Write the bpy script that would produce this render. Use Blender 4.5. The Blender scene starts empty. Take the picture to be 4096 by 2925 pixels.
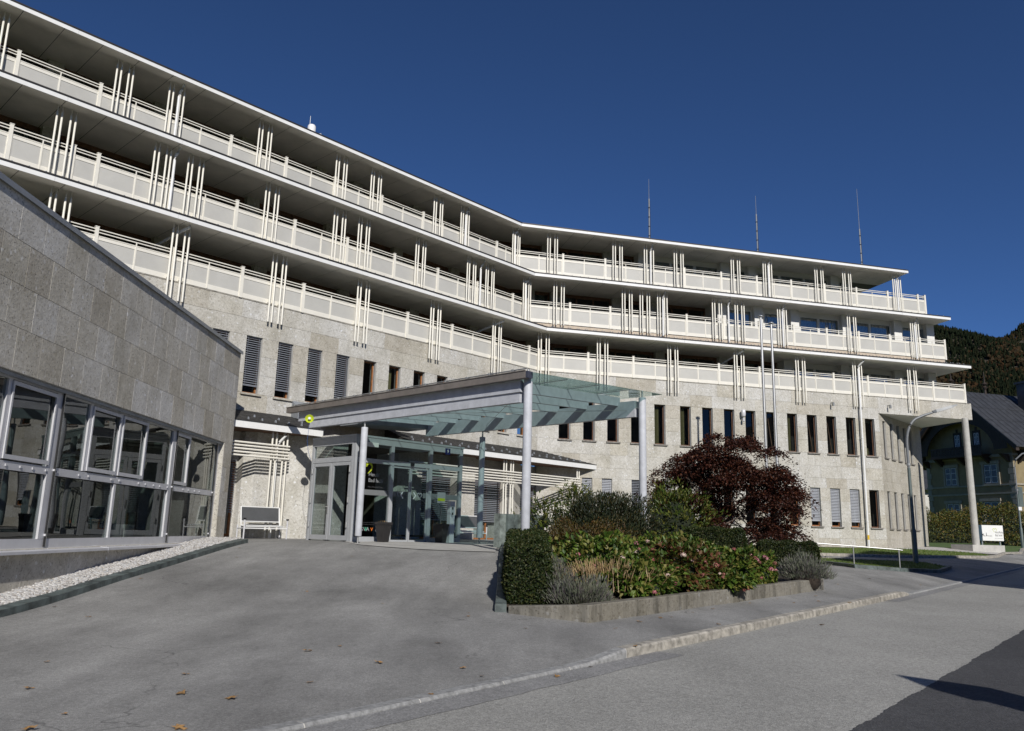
import bpy, math, random
import numpy as np
from mathutils import Matrix, Vector

rng = np.random.default_rng(7)
random.seed(7)
R = math.radians
scene = bpy.context.scene
col = scene.collection
EYE = 1.6          # metres of the eye above the road; heights below are measured from the eye

# ------------------------------------------------------------------ camera
PITCH, ROLL = R(11.75), R(1.44)
cam_d = bpy.data.cameras.new('camera')
cam = bpy.data.objects.new('camera', cam_d)
col.objects.link(cam)
cam_d.sensor_width = 36.0
cam_d.lens = 3195.0 / 4096.0 * 36.0
cam_d.clip_start = 0.1
cam_d.clip_end = 6000.0
fw = Vector((0, math.cos(PITCH), math.sin(PITCH)))
up0 = Vector((0, -math.sin(PITCH), math.cos(PITCH)))
rt0 = Vector((1, 0, 0))
rt = math.cos(ROLL) * rt0 + math.sin(ROLL) * up0
upv = -math.sin(ROLL) * rt0 + math.cos(ROLL) * up0
m = Matrix.Identity(4)
for i in range(3):
    m[i][0], m[i][1], m[i][2] = rt[i], upv[i], -fw[i]
m[2][3] = EYE
cam.matrix_world = m
scene.camera = cam

# ------------------------------------------------------------------ sky, sun, exposure
SUN_AZ, SUN_EL = R(165.8), R(31.7)          # azimuth clockwise from +Y
world = bpy.data.worlds.new('World')
scene.world = world
world.use_nodes = True
wn = world.node_tree.nodes
wl = world.node_tree.links
bg = wn['Background']
sky = wn.new('ShaderNodeTexSky')
sky.sky_type = 'NISHITA'
sky.sun_disc = False
sky.sun_elevation = SUN_EL
sky.sun_rotation = SUN_AZ
sky.altitude = 2500
sky.air_density = 0.7
sky.dust_density = 0.0
sky.ozone_density = 10.0
wl.new(sky.outputs[0], bg.inputs[0])
bg.inputs[1].default_value = 0.088
sun_d = bpy.data.lights.new('sun', 'SUN')
sun_d.energy = 4.2
sun_d.angle = R(0.53)
sun_d.color = (1.0, 0.96, 0.895)
sun = bpy.data.objects.new('sun', sun_d)
col.objects.link(sun)
to_sun = Vector((math.sin(SUN_AZ) * math.cos(SUN_EL), math.cos(SUN_AZ) * math.cos(SUN_EL), math.sin(SUN_EL)))
sun.rotation_euler = to_sun.to_track_quat('Z', 'Y').to_euler()
sun.location = to_sun * 60
vs = scene.view_settings
vs.view_transform = 'Standard'
vs.look = 'None'
vs.exposure = 0.0
vs.gamma = 1.0
vs.use_curve_mapping = False
scene.cycles.use_denoising = True
scene.cycles.max_bounces = 7
scene.cycles.diffuse_bounces = 4
scene.cycles.glossy_bounces = 3
scene.cycles.transmission_bounces = 4
scene.cycles.transparent_max_bounces = 10
scene.cycles.caustics_reflective = False
scene.cycles.caustics_refractive = False
scene.cycles.sample_clamp_indirect = 4.0

# ------------------------------------------------------------------ materials
def new_mat(name):
    mt = bpy.data.materials.new(name)
    mt.use_nodes = True
    nt = mt.node_tree
    return mt, nt, nt.nodes['Principled BSDF']

def nd(nt, typ, **kw):
    n = nt.nodes.new(typ)
    for k, v in kw.items():
        if k.startswith('i_'):
            key = k[2:]
            n.inputs[int(key) if key.isdigit() else key.replace('_', ' ')].default_value = v
        else:
            setattr(n, k, v)
    return n

def mixc(nt, fac, a, b, blend='MIX'):
    n = nt.nodes.new('ShaderNodeMix')
    n.data_type = 'RGBA'
    n.blend_type = blend
    for sock, val in ((n.inputs[0], fac), (n.inputs[6], a), (n.inputs[7], b)):
        if hasattr(val, 'links'):
            nt.links.new(val, sock)
        else:
            sock.default_value = val if not isinstance(val, tuple) else (*val[:3], 1.0)
    return n.outputs[2]

def ramp(nt, src, *stops):
    n = nt.nodes.new('ShaderNodeValToRGB')
    el = n.color_ramp.elements
    while len(el) < len(stops):
        el.new(0.5)
    for e, (p, c) in zip(el, stops):
        e.position = p
        e.color = (*c, 1.0) if len(c) == 3 else c
    nt.links.new(src, n.inputs[0])
    return n.outputs[0]

def pos(nt, scale=(1, 1, 1)):
    g = nt.nodes.new('ShaderNodeNewGeometry')
    if scale == (1, 1, 1):
        return g.outputs['Position']
    mp = nt.nodes.new('ShaderNodeMapping')
    mp.inputs['Scale'].default_value = scale
    nt.links.new(g.outputs['Position'], mp.inputs[0])
    return mp.outputs[0]

def noise(nt, vec, scale, detail=4.0, rough=0.6, out=0):
    n = nt.nodes.new('ShaderNodeTexNoise')
    n.inputs['Scale'].default_value = scale
    n.inputs['Detail'].default_value = detail
    n.inputs['Roughness'].default_value = rough
    nt.links.new(vec, n.inputs['Vector'])
    return n.outputs[out]

def voro(nt, vec, scale, feature='F1'):
    n = nt.nodes.new('ShaderNodeTexVoronoi')
    n.feature = feature
    n.inputs['Scale'].default_value = scale
    nt.links.new(vec, n.inputs['Vector'])
    return n

def bump(nt, bs, height, strength, dist=0.02):
    b = nt.nodes.new('ShaderNodeBump')
    b.inputs['Strength'].default_value = strength
    b.inputs['Distance'].default_value = dist
    nt.links.new(height, b.inputs['Height'])
    nt.links.new(b.outputs[0], bs.inputs['Normal'])

def plain(name, c, rough=0.6, metal=0.0, var=0.08, scale=3.0, bmp=0.0, bscale=60.0, rnd=0.0, spec=0.5):
    """paint, metal, timber: a base colour with soft mottling, dirt and a fine relief"""
    mt, nt, bs = new_mat(name)
    p = pos(nt)
    n1 = noise(nt, p, scale, 5.0, 0.65)
    lo = tuple(x * (1 - var * 1.6) for x in c)
    hi = tuple(min(1, x * (1 + var)) for x in c)
    out = ramp(nt, n1, (0.3, lo), (0.65, hi))
    if rnd:
        oi = nt.nodes.new('ShaderNodeObjectInfo')
        rr = ramp(nt, oi.outputs['Random'], (0, (1 - rnd,) * 3), (1, (1, 1, 1)))
        out = mixc(nt, 1.0, out, rr, 'MULTIPLY')
    nt.links.new(out, bs.inputs['Base Color'])
    bs.inputs['Roughness'].default_value = rough
    bs.inputs['Metallic'].default_value = metal
    bs.inputs['Specular IOR Level'].default_value = spec
    if bmp:
        bump(nt, bs, noise(nt, p, bscale, 3.0), bmp, 0.01)
    return mt

def stone_mat(name, tint=(1, 1, 1), dirt=0.0, hole=1.0, bmp=0.4, tone_var=1.0):
    """pale conglomerate: pebbles, pores and a tone of its own for every slab"""
    mt, nt, bs = new_mat(name)
    p = pos(nt)
    warp = noise(nt, p, 9.0, 3.0, 0.5, 1)
    vm = nt.nodes.new('ShaderNodeVectorMath'); vm.operation = 'MULTIPLY_ADD'
    nt.links.new(warp, vm.inputs[0]); vm.inputs[1].default_value = (0.09, 0.09, 0.09); nt.links.new(p, vm.inputs[2])
    pw = vm.outputs[0]
    T = lambda c: tuple(a * b for a, b in zip(c, tint))
    big = noise(nt, p, 1.1, 4.0, 0.6)
    c = ramp(nt, big, (0.3, T((0.40, 0.385, 0.345))), (0.5, T((0.48, 0.465, 0.43))), (0.72, T((0.54, 0.53, 0.505))))
    v1 = voro(nt, pw, 16.0)
    peb = ramp(nt, v1.outputs['Color'], (0.0, (0.74, 0.72, 0.68)), (0.5, (0.98, 0.97, 0.95)), (1.0, (1.22, 1.22, 1.23)))
    c = mixc(nt, 0.5, c, peb, 'MULTIPLY')
    v2 = voro(nt, pw, 5.5)
    lump = ramp(nt, v2.outputs['Distance'], (0.16, (1, 1, 1)), (0.24, (0, 0, 0)))
    sel = ramp(nt, v2.outputs['Color'], (0.52, (0, 0, 0)), (0.6, (1, 1, 1)))
    c = mixc(nt, mixc(nt, 1.0, lump, sel, 'MULTIPLY'), c, T((0.6, 0.6, 0.6)))
    v3 = voro(nt, pw, 26.0)
    dark = ramp(nt, v3.outputs['Color'], (0.80, (0, 0, 0)), (0.86, (1, 1, 1)))
    c = mixc(nt, mixc(nt, 0.38, (0, 0, 0), dark), c, T((0.2, 0.17, 0.13)))
    n4 = noise(nt, p, 34.0, 2.0, 0.5)
    pit = ramp(nt, n4, (0.30, (0, 0, 0)), (0.365, (1, 1, 1)))
    c = mixc(nt, mixc(nt, 0.85 * hole, (1, 1, 1), pit), T((0.09, 0.08, 0.07)), c)
    oi = nt.nodes.new('ShaderNodeObjectInfo')
    tv_ = lambda *c: tuple(1 + (x - 1) * tone_var for x in c)
    tone = ramp(nt, oi.outputs['Random'], (0.0, tv_(0.84, 0.81, 0.76)), (0.2, tv_(0.95, 0.93, 0.88)), (0.6, (1.0, 1.0, 1.0)), (1.0, tv_(1.05, 1.06, 1.085)))
    c = mixc(nt, 1.0, c, tone, 'MULTIPLY')
    streak = noise(nt, pos(nt, (2.2, 2.2, 0.35)), 1.6, 4.0, 0.7)
    st = ramp(nt, streak, (0.34, (1 - 0.09 - dirt,) * 3), (0.55, (1, 1, 1)))
    c = mixc(nt, 1.0, c, st, 'MULTIPLY')
    nt.links.new(c, bs.inputs['Base Color'])
    bs.inputs['Roughness'].default_value = 0.85
    bs.inputs['Specular IOR Level'].default_value = 0.2
    hsum = nt.nodes.new('ShaderNodeMath'); hsum.operation = 'MULTIPLY_ADD'
    nt.links.new(pit, hsum.inputs[0]); hsum.inputs[1].default_value = 1.0
    nt.links.new(v1.outputs['Distance'], hsum.inputs[2])
    bump(nt, bs, hsum.outputs[0], bmp, 0.010)
    return mt

def asphalt_mat(name, lo, hi, speck=60.0, speck_amt=0.5, blotch=0.45, worn=False):
    mt, nt, bs = new_mat(name)
    p = pos(nt)
    b1 = noise(nt, p, 0.28, 5.0, 0.6)
    c = ramp(nt, b1, (0.32, lo), (0.68, hi))
    b2 = noise(nt, pos(nt, (1.0, 0.35, 1.0)), 0.9, 4.0, 0.7)
    c = mixc(nt, blotch, c, ramp(nt, b2, (0.3, (0.62,) * 3), (0.6, (1.06,) * 3)), 'MULTIPLY')
    if worn:
        # hairline cracks, damp stains and paler wheel tracks
        wv = noise(nt, p, 1.3, 3.0, 0.6, 1)
        vm = nt.nodes.new('ShaderNodeVectorMath'); vm.operation = 'MULTIPLY_ADD'
        nt.links.new(wv, vm.inputs[0]); vm.inputs[1].default_value = (0.9, 0.9, 0.9); nt.links.new(p, vm.inputs[2])
        ve = voro(nt, vm.outputs[0], 0.22, 'DISTANCE_TO_EDGE')
        line = ramp(nt, ve.outputs['Distance'], (0.0, (1, 1, 1)), (0.0035, (0, 0, 0)))
        some = ramp(nt, noise(nt, p, 0.35, 2.0), (0.52, (0, 0, 0)), (0.6, (1, 1, 1)))
        c = mixc(nt, mixc(nt, 0.6, (0, 0, 0), mixc(nt, 1.0, line, some, 'MULTIPLY')), c, (0.06, 0.06, 0.06))
        st = noise(nt, p, 2.3, 5.0, 0.75)
        c = mixc(nt, 0.4, c, ramp(nt, st, (0.28, (0.6,) * 3), (0.42, (1.0,) * 3)), 'MULTIPLY')
        tk = noise(nt, pos(nt, (0.9, 0.12, 1.0)), 1.1, 2.0, 0.5)
        c = mixc(nt, 0.7, c, ramp(nt, tk, (0.35, (0.86,) * 3), (0.62, (1.1,) * 3)), 'MULTIPLY')
    v = voro(nt, p, speck)
    g = ramp(nt, v.outputs['Color'], (0.05, (0.55,) * 3), (0.5, (0.95,) * 3), (0.95, (1.6,) * 3))
    c = mixc(nt, speck_amt, c, g, 'MULTIPLY')
    v2 = voro(nt, p, speck * 0.31)
    g2 = ramp(nt, v2.outputs['Color'], (0.1, (0.8,) * 3), (0.9, (1.2,) * 3))
    c = mixc(nt, speck_amt, c, g2, 'MULTIPLY')
    nt.links.new(c, bs.inputs['Base Color'])
    bs.inputs['Roughness'].default_value = 0.82
    bs.inputs['Specular IOR Level'].default_value = 0.3
    bump(nt, bs, v.outputs['Distance'], 0.45, 0.012)
    return mt

def glass_mat(name, tint=(0.72, 0.78, 0.78), ior=1.75, rough=0.0):
    mt, nt, bs = new_mat(name)
    nt.nodes.remove(bs)
    out = nt.nodes['Material Output']
    fr = nd(nt, 'ShaderNodeFresnel')
    gb = nd(nt, 'ShaderNodeNewGeometry')                 # the same thin sheet from either side
    mr = nd(nt, 'ShaderNodeMapRange'); mr.inputs['To Min'].default_value = ior; mr.inputs['To Max'].default_value = 1 / ior
    nt.links.new(gb.outputs['Backfacing'], mr.inputs['Value']); nt.links.new(mr.outputs[0], fr.inputs['IOR'])
    tr = nd(nt, 'ShaderNodeBsdfTransparent'); tr.inputs[0].default_value = (*tint, 1)
    gl = nd(nt, 'ShaderNodeBsdfGlossy'); gl.inputs['Roughness'].default_value = rough
    gl.inputs['Color'].default_value = (0.92, 0.95, 0.95, 1)
    wv = noise(nt, pos(nt), 0.8, 1.0)
    bp = nd(nt, 'ShaderNodeBump'); bp.inputs['Strength'].default_value = 0.06; bp.inputs['Distance'].default_value = 0.05
    nt.links.new(wv, bp.inputs['Height']); nt.links.new(bp.outputs[0], gl.inputs['Normal'])
    mx = nd(nt, 'ShaderNodeMixShader')
    nt.links.new(fr.outputs[0], mx.inputs[0]); nt.links.new(tr.outputs[0], mx.inputs[1]); nt.links.new(gl.outputs[0], mx.inputs[2])
    nt.links.new(mx.outputs[0], out.inputs[0])
    return mt

def leaf_mat(name, *cols, rough=0.5, trans=0.3, spec=0.35):
    """colour picked leaf by leaf"""
    mt, nt, bs = new_mat(name)
    g = nt.nodes.new('ShaderNodeNewGeometry')
    k = len(cols)
    c = ramp(nt, g.outputs['Random Per Island'], *[((i + 0.5) / k if k > 1 else 0, cc) for i, cc in enumerate(cols)])
    patch = noise(nt, pos(nt), 1.6, 3.0)
    c = mixc(nt, 1.0, c, ramp(nt, patch, (0.3, (0.7, 0.72, 0.7)), (0.7, (1.2, 1.15, 1.0))), 'MULTIPLY')
    nt.links.new(c, bs.inputs['Base Color'])
    bs.inputs['Roughness'].default_value = rough
    bs.inputs['Specular IOR Level'].default_value = spec
    tl = nd(nt, 'ShaderNodeBsdfTranslucent')
    nt.links.new(c, tl.inputs[0])
    mx = nd(nt, 'ShaderNodeMixShader'); mx.inputs[0].default_value = trans
    nt.links.new(bs.outputs[0], mx.inputs[1]); nt.links.new(tl.outputs[0], mx.inputs[2])
    nt.links.new(mx.outputs[0], nt.nodes['Material Output'].inputs[0])
    return mt

MT = {}
MT['stone'] = stone_mat('conglomerate stone', (1.09, 1.09, 1.08))
MT['stone_wing'] = stone_mat('conglomerate stone of the low wing', (1.24, 1.23, 1.215), 0.0, 1.0, 0.25, 1.05)
MT['joint'] = plain('mortar', (0.50, 0.485, 0.45), 0.9)
MT['white'] = plain('white paint', (0.84, 0.84, 0.83), 0.45, var=0.03, rnd=0.05)
MT['cream'] = plain('cream paint', (0.80, 0.77, 0.69), 0.45, var=0.03)
MT['infill'] = plain('perforated grey railing sheet', (0.535, 0.525, 0.49), 0.5, var=0.04, scale=1.2, rnd=0.06, bmp=0.15, bscale=160)
MT['soffit'] = plain('soffit board', (0.92, 0.875, 0.80), 0.75, var=0.07, scale=0.9, rnd=0.08)
MT['soffit_white'] = plain('white render', (0.74, 0.73, 0.70), 0.8, var=0.05, scale=0.8)
MT['timber'] = plain('dark brown window timber', (0.15, 0.075, 0.042), 0.5, var=0.25, scale=8)
MT['timber_light'] = plain('orange brown window timber', (0.30, 0.125, 0.045), 0.45, var=0.2, scale=10)
MT['timber_ceiling'] = plain('brown ceiling boards', (0.16, 0.085, 0.05), 0.6, var=0.2, scale=6)
MT['dark'] = plain('painted room darkness', (0.028, 0.026, 0.024), 0.9)  # near-black, so the rooms look unlit through the panes
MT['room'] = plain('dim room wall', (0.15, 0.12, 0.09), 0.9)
MT['edge'] = plain('dark roof edge metal', (0.045, 0.04, 0.038), 0.45, 0.3)
MT['slate'] = plain('slate roofing', (0.06, 0.058, 0.055), 0.6, var=0.3, scale=5, rnd=0.35, bmp=0.2)
MT['zinc'] = plain('weathered zinc', (0.30, 0.32, 0.345), 0.5, 0.3, var=0.12, scale=2)
MT['gutter'] = plain('brown grey gutter metal', (0.22, 0.195, 0.175), 0.5, 0.2, var=0.12)
MT['alu'] = plain('grey aluminium frame', (0.44, 0.455, 0.475), 0.4, 0.15, var=0.04)
MT['alu_light'] = plain('light grey aluminium', (0.62, 0.62, 0.645), 0.4, 0.1, var=0.05)
MT['beam'] = plain('pale blue grey painted timber', (0.50, 0.515, 0.555), 0.6, var=0.09, scale=4, bmp=0.25, bscale=30)
MT['steel'] = plain('stainless steel', (0.55, 0.55, 0.54), 0.42, 0.85, var=0.05)
MT['galv'] = plain('galvanised steel', (0.40, 0.41, 0.41), 0.42, 0.6, var=0.1)
MT['lampgreen'] = plain('dark green grey lamp paint', (0.12, 0.15, 0.145), 0.5, 0.2, var=0.1)
MT['blind'] = plain('grey aluminium slats', (0.30, 0.32, 0.36), 0.4, 0.3, var=0.05)
MT['sill'] = plain('dark weathered sill stone', (0.22, 0.205, 0.185), 0.85, var=0.25, scale=9)
MT['pane_dark'] = plain('dim old window glass', (0.03, 0.034, 0.04), 0.22, var=0.2, scale=2)
MT['blind_light'] = plain('silver aluminium slats', (0.52, 0.54, 0.58), 0.35, 0.3, var=0.04)
MT['curtain'] = plain('olive curtain', (0.25, 0.215, 0.10), 0.9, var=0.2, scale=14)
MT['curtain_white'] = plain('sheer white curtain', (0.42, 0.46, 0.47), 0.9, var=0.25, scale=9)
MT['glass'] = glass_mat('window glass', (0.55, 0.6, 0.6), 1.45)
MT['glass_blue'] = glass_mat('sky reflecting window glass', (0.5, 0.6, 0.66), 2.6)
MT['glass_wing'] = glass_mat('large shop glass', (0.42, 0.47, 0.47), 2.0)
MT['glass_roof'] = glass_mat('green tinted roof glass', (0.63, 0.735, 0.715), 1.6)
MT['glass_vest'] = glass_mat('vestibule glass', (0.62, 0.68, 0.68), 1.5)
MT['drive'] = asphalt_mat('driveway asphalt', (0.205, 0.202, 0.194), (0.335, 0.33, 0.317), 95.0, 0.5, 0.7, True)
MT['road'] = asphalt_mat('road asphalt', (0.29, 0.285, 0.265), (0.365, 0.358, 0.333), 85.0, 0.62, 0.22)
MT['patch'] = asphalt_mat('fresh asphalt', (0.055, 0.055, 0.058), (0.082, 0.082, 0.085), 60.0, 0.55, 0.3)
MT['gutterstrip'] = asphalt_mat('asphalt gutter strip', (0.22, 0.218, 0.214), (0.29, 0.286, 0.28), 60.0, 0.5, 0.4)
MT['kerb_grey'] = plain('grey granite kerb', (0.30, 0.30, 0.295), 0.8, var=0.25, scale=14, bmp=0.3, bscale=60, rnd=0.15)
MT['frost'] = plain('frosted film', (0.17, 0.18, 0.185), 0.6, var=0.05)
MT['greenstone_l'] = plain('pale green serpentine stone', (0.22, 0.255, 0.235), 0.55, var=0.4, scale=5, bmp=0.25, bscale=25, rnd=0.2)
MT['kerb'] = plain('granite kerb', (0.36, 0.335, 0.29), 0.8, var=0.35, scale=7, bmp=0.3, bscale=50, rnd=0.15)
MT['greenstone'] = plain('green serpentine stone', (0.11, 0.135, 0.13), 0.55, var=0.45, scale=3.5, bmp=0.25, bscale=25, rnd=0.25)
MT['concrete'] = stone_mat('weathered concrete', (0.46, 0.445, 0.41), 0.42, 0.8)
MT['concrete_pale'] = plain('pale concrete', (0.46, 0.45, 0.42), 0.8, var=0.1, scale=3, bmp=0.2)
MT['paving'] = plain('pale paving', (0.42, 0.41, 0.385), 0.8, var=0.12, scale=2, bmp=0.1)
MT['pebble'] = plain('white pebble', (0.50, 0.48, 0.45), 0.7, var=0.25, scale=18)
MT['soil'] = plain('dark soil', (0.06, 0.045, 0.032), 0.95, var=0.3, scale=8, bmp=0.6, bscale=20)
MT['lawn'] = plain('lawn turf', (0.085, 0.135, 0.028), 0.9, var=0.3, scale=5, bmp=0.4, bscale=60)
MT['peach'] = plain('pale brick plinth', (0.55, 0.46, 0.36), 0.8, var=0.12, scale=6)
MT['black'] = plain('black plastic', (0.02, 0.02, 0.021), 0.4, var=0.1)
MT['mesh_dark'] = plain('dark bench fabric', (0.085, 0.088, 0.093), 0.6, var=0.08)
MT['pot'] = plain('anthracite planter', (0.03, 0.028, 0.028), 0.5, var=0.2)
MT['lime'] = plain('lime yellow plastic', (0.47, 0.55, 0.03), 0.4, var=0.08)
MT['navy'] = plain('dark blue grey metal', (0.05, 0.055, 0.08), 0.5)
MT['lamphead'] = plain('grey lamp head', (0.20, 0.21, 0.22), 0.5, 0.2, var=0.1)
MT['leafcore'] = plain('painted inner shade', (0.014, 0.02, 0.008), 0.95, var=0.3, scale=12)  # near-black filler inside bushes; the inner shade is put into its colour
MT['blue'] = plain('blue enamel', (0.012, 0.02, 0.10), 0.35, var=0.05)
MT['cable'] = plain('blue cable', (0.02, 0.07, 0.24), 0.4)
MT['print_white'] = plain('white print', (0.75, 0.75, 0.75), 0.5, var=0.02)
MT['print_grey'] = plain('grey print', (0.33, 0.34, 0.35), 0.5, var=0.02)
MT['print_dark'] = plain('dark grey print', (0.07, 0.07, 0.075), 0.5, var=0.02)
MT['print_green'] = plain('green print', (0.01, 0.42, 0.22), 0.5, var=0.02)
MT['print_orange'] = plain('orange print', (0.75, 0.2, 0.03), 0.5, var=0.02)
MT['yellow'] = plain('yellow marking', (0.75, 0.48, 0.02), 0.5, var=0.05)
MT['leafdry'] = plain('dry maple leaf', (0.38, 0.22, 0.085), 0.8, var=0.35, scale=14, rnd=0.4)
MT['bark'] = plain('grey bark', (0.15, 0.12, 0.10), 0.9, var=0.3, scale=10, bmp=0.4)
MT['strawstem'] = leaf_mat('dry stems', (0.27, 0.19, 0.10), (0.36, 0.26, 0.15), (0.20, 0.13, 0.07), trans=0.0)

# ------------------------------------------------------------------ mesh helpers
def D(az):
    a = R(az)
    return np.array([math.sin(a), math.cos(a), 0.0])

class Frame:
    """vertical plane: s runs along the azimuth, o outwards (to the right hand of s), z up"""
    def __init__(self, origin, az):
        self.o = np.array([origin[0], origin[1], 0.0]); self.az = az
        self.u = D(az); self.n = D(az + 90)
        self.rz = math.atan2(self.u[1], self.u[0])
    def p(self, s, o, z):
        v = self.o + self.u * s + self.n * o
        return (v[0], v[1], z)

class MB:
    def __init__(self):
        self.v = []; self.f = []
    def add(self, vs_, fs_):
        b = len(self.v)
        self.v += [tuple(x) for x in vs_]
        self.f += [tuple(i + b for i in f) for f in fs_]
        return self
    def hexa(self, a):
        """eight corners: bottom four then top four"""
        return self.add(a, [(3, 2, 1, 0), (4, 5, 6, 7), (0, 1, 5, 4), (1, 2, 6, 5), (2, 3, 7, 6), (3, 0, 4, 7)])
    def box(self, F, s0, s1, o0, o1, z0, z1):
        return self.hexa([F.p(s0, o1, z0), F.p(s1, o1, z0), F.p(s1, o0, z0), F.p(s0, o0, z0),
                          F.p(s0, o1, z1), F.p(s1, o1, z1), F.p(s1, o0, z1), F.p(s0, o0, z1)])
    def quad(self, a, b, c, d):
        return self.add([a, b, c, d], [(0, 1, 2, 3)])
    def tube(self, pts, r, n=8, cap=True):
        pts = [np.array(p, float) for p in pts]
        rs = r if isinstance(r, (list, tuple)) else [r] * len(pts)
        rings = []
        for i, p in enumerate(pts):
            d = (pts[min(i + 1, len(pts) - 1)] - pts[max(i - 1, 0)])
            d /= np.linalg.norm(d) + 1e-9
            ref = np.array([1.0, 0, 0]) if abs(d[2]) > 0.9 else np.array([0, 0, 1.0])
            e1 = np.cross(d, ref); e1 /= np.linalg.norm(e1)
            e2 = np.cross(d, e1)
            rings.append([p + rs[i] * (math.cos(2 * math.pi * k / n) * e1 + math.sin(2 * math.pi * k / n) * e2) for k in range(n)])
        vs_ = [v for ring in rings for v in ring]
        fs_ = []
        for i in range(len(pts) - 1):
            for k in range(n):
                a, b = i * n + k, i * n + (k + 1) % n
                fs_.append((a, a + n, b + n, b))
        if cap:
            fs_.append(tuple(range(n)))
            fs_.append(tuple(range((len(pts) - 1) * n, len(pts) * n))[::-1])
        return self.add(vs_, fs_)
    def prism(self, poly, z0, z1):
        n = len(poly)
        vs_ = [(x, y, z0) for x, y in poly] + [(x, y, z1) for x, y in poly]
        fs_ = [tuple(range(n))[::-1], tuple(range(n, 2 * n))] + [(i, (i + 1) % n, n + (i + 1) % n, n + i) for i in range(n)]
        return self.add(vs_, fs_)
    def lathe(self, c, prof, n=16):
        vs_ = []; fs_ = []
        for r, z in prof:
            vs_ += [(c[0] + r * math.cos(2 * math.pi * k / n), c[1] + r * math.sin(2 * math.pi * k / n), z) for k in range(n)]
        for i in range(len(prof) - 1):
            for k in range(n):
                a, b = i * n + k, i * n + (k + 1) % n
                fs_.append((a, b, b + n, a + n))
        fs_.append(tuple(range(n))[::-1]); fs_.append(tuple(range((len(prof) - 1) * n, len(prof) * n)))
        return self.add(vs_, fs_)

ORG = {}
def root_of(o):
    return ORG.get(o.name, np.zeros(3))

def tag(o, label=None, cat=None, group=None, kind=None):
    if label: o['label'] = label
    if cat: o['category'] = cat
    if group: o['group'] = group
    if kind: o['kind'] = kind
    return o

def thing(name, loc, label, cat, group=None):
    o = bpy.data.objects.new(name, None)
    col.objects.link(o)
    o.empty_display_size = 0.2
    o.location = (loc[0], loc[1], loc[2] + EYE)
    ORG[o.name] = np.array([loc[0], loc[1], loc[2]], float)
    return tag(o, label, cat, group)

def mesh_from(name, v, f, smooth=False):
    me = bpy.data.meshes.new(name)
    me.from_pydata(v, [], f)
    if smooth:
        me.polygons.foreach_set('use_smooth', [True] * len(me.polygons))
        me.update()
        me.set_sharp_from_angle(angle=R(38))
    me.update()
    return me

def obj(name, mb, mat, parent=None, smooth=False, kind=None):
    """mesh built in eye-based coordinates; its origin is its thing's origin"""
    if parent is not None:
        o0 = ORG[parent.name]
    else:
        o0 = np.zeros(3)
    v = np.array(mb.v, float).reshape(-1, 3)
    if parent is None:
        o0 = np.array([v[:, 0].mean(), v[:, 1].mean(), v[:, 2].min()])
    me = mesh_from(name, (v - o0).tolist(), mb.f, smooth)
    me.materials.append(MT[mat] if isinstance(mat, str) else mat)
    o = bpy.data.objects.new(name, me)
    col.objects.link(o)
    ORG[o.name] = o0
    if parent is not None:
        o.parent = parent
    else:
        o.location = (o0[0], o0[1], o0[2] + EYE)
    if kind: o['kind'] = kind
    return o

def piece(name, me, parent, loc, rz=0.0, scale=(1, 1, 1), rot=None):
    """a copy of a shared mesh placed under its thing or part"""
    o = bpy.data.objects.new(name, me)
    col.objects.link(o)
    o.parent = parent
    o0 = ORG[parent.name]
    o.location = (loc[0] - o0[0], loc[1] - o0[1], loc[2] - o0[2])
    o.rotation_euler = rot if rot is not None else (0, 0, rz)
    o.scale = scale
    ORG[o.name] = np.array(loc, float)
    return o

def struct(name, mb, mat, smooth=False):
    o = obj(name, mb, mat, None, smooth)
    o['kind'] = 'structure'
    return o

def shared(name, mb, mat, smooth=False):
    me = mesh_from(name, mb.v, mb.f, smooth)
    me.materials.append(MT[mat] if isinstance(mat, str) else mat)
    return me

def unit_slab(bev=0.005, bevz=0.005):
    """unit slab: x 0..1, z 0..1, y 0 (face) to 1 (back), with a chamfered face"""
    a = [(0, 1, 0), (1, 1, 0), (1, 1, 1), (0, 1, 1), (0, .08, 0), (1, .08, 0), (1, .08, 1), (0, .08, 1),
         (bev, 0, bevz), (1 - bev, 0, bevz), (1 - bev, 0, 1 - bevz), (bev, 0, 1 - bevz)]
    f = [(3, 2, 1, 0), (0, 1, 5, 4), (1, 2, 6, 5), (2, 3, 7, 6), (3, 0, 4, 7), (4, 5, 9, 8), (5, 6, 10, 9), (6, 7, 11, 10), (7, 4, 8, 11), (8, 9, 10, 11)]
    return MB().add(a, f)

ME = {}
ME['slab'] = shared('stone_panel', unit_slab(), 'stone')
ME['slab_wing'] = shared('stone_panel', unit_slab(), 'stone_wing')

def slab(parent, F, s0, s1, z0, z1, o_face=0.0, th=0.06, me='slab', gap=0.005, name='stone_panel'):
    j = random.uniform(-0.003, 0.003) * (0.2 if me == 'slab_wing' else 1.0)
    loc = F.p(s0 + gap / 2, o_face + j, z0 + gap / 2)
    return piece(name, ME[me], parent, loc, F.rz, (s1 - s0 - gap, th, z1 - z0 - gap))

def text_mb(txt, size, F, s, z, o, align='LEFT', depth=0.002, sx=1.0):
    cu = bpy.data.curves.new('t', 'FONT')
    cu.body = txt; cu.size = size; cu.align_x = align; cu.extrude = 0.0
    t = bpy.data.objects.new('t', cu)
    col.objects.link(t)
    dg = bpy.context.evaluated_depsgraph_get()
    me = bpy.data.meshes.new_from_object(t.evaluated_get(dg))
    mb = MB()
    vv = [F.p(s + v.co.x * sx, o, z + v.co.y) for v in me.vertices]
    mb.add(vv, [tuple(p.vertices) for p in me.polygons])
    bpy.data.objects.remove(t); bpy.data.curves.remove(cu); bpy.data.meshes.remove(me)
    return mb

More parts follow.
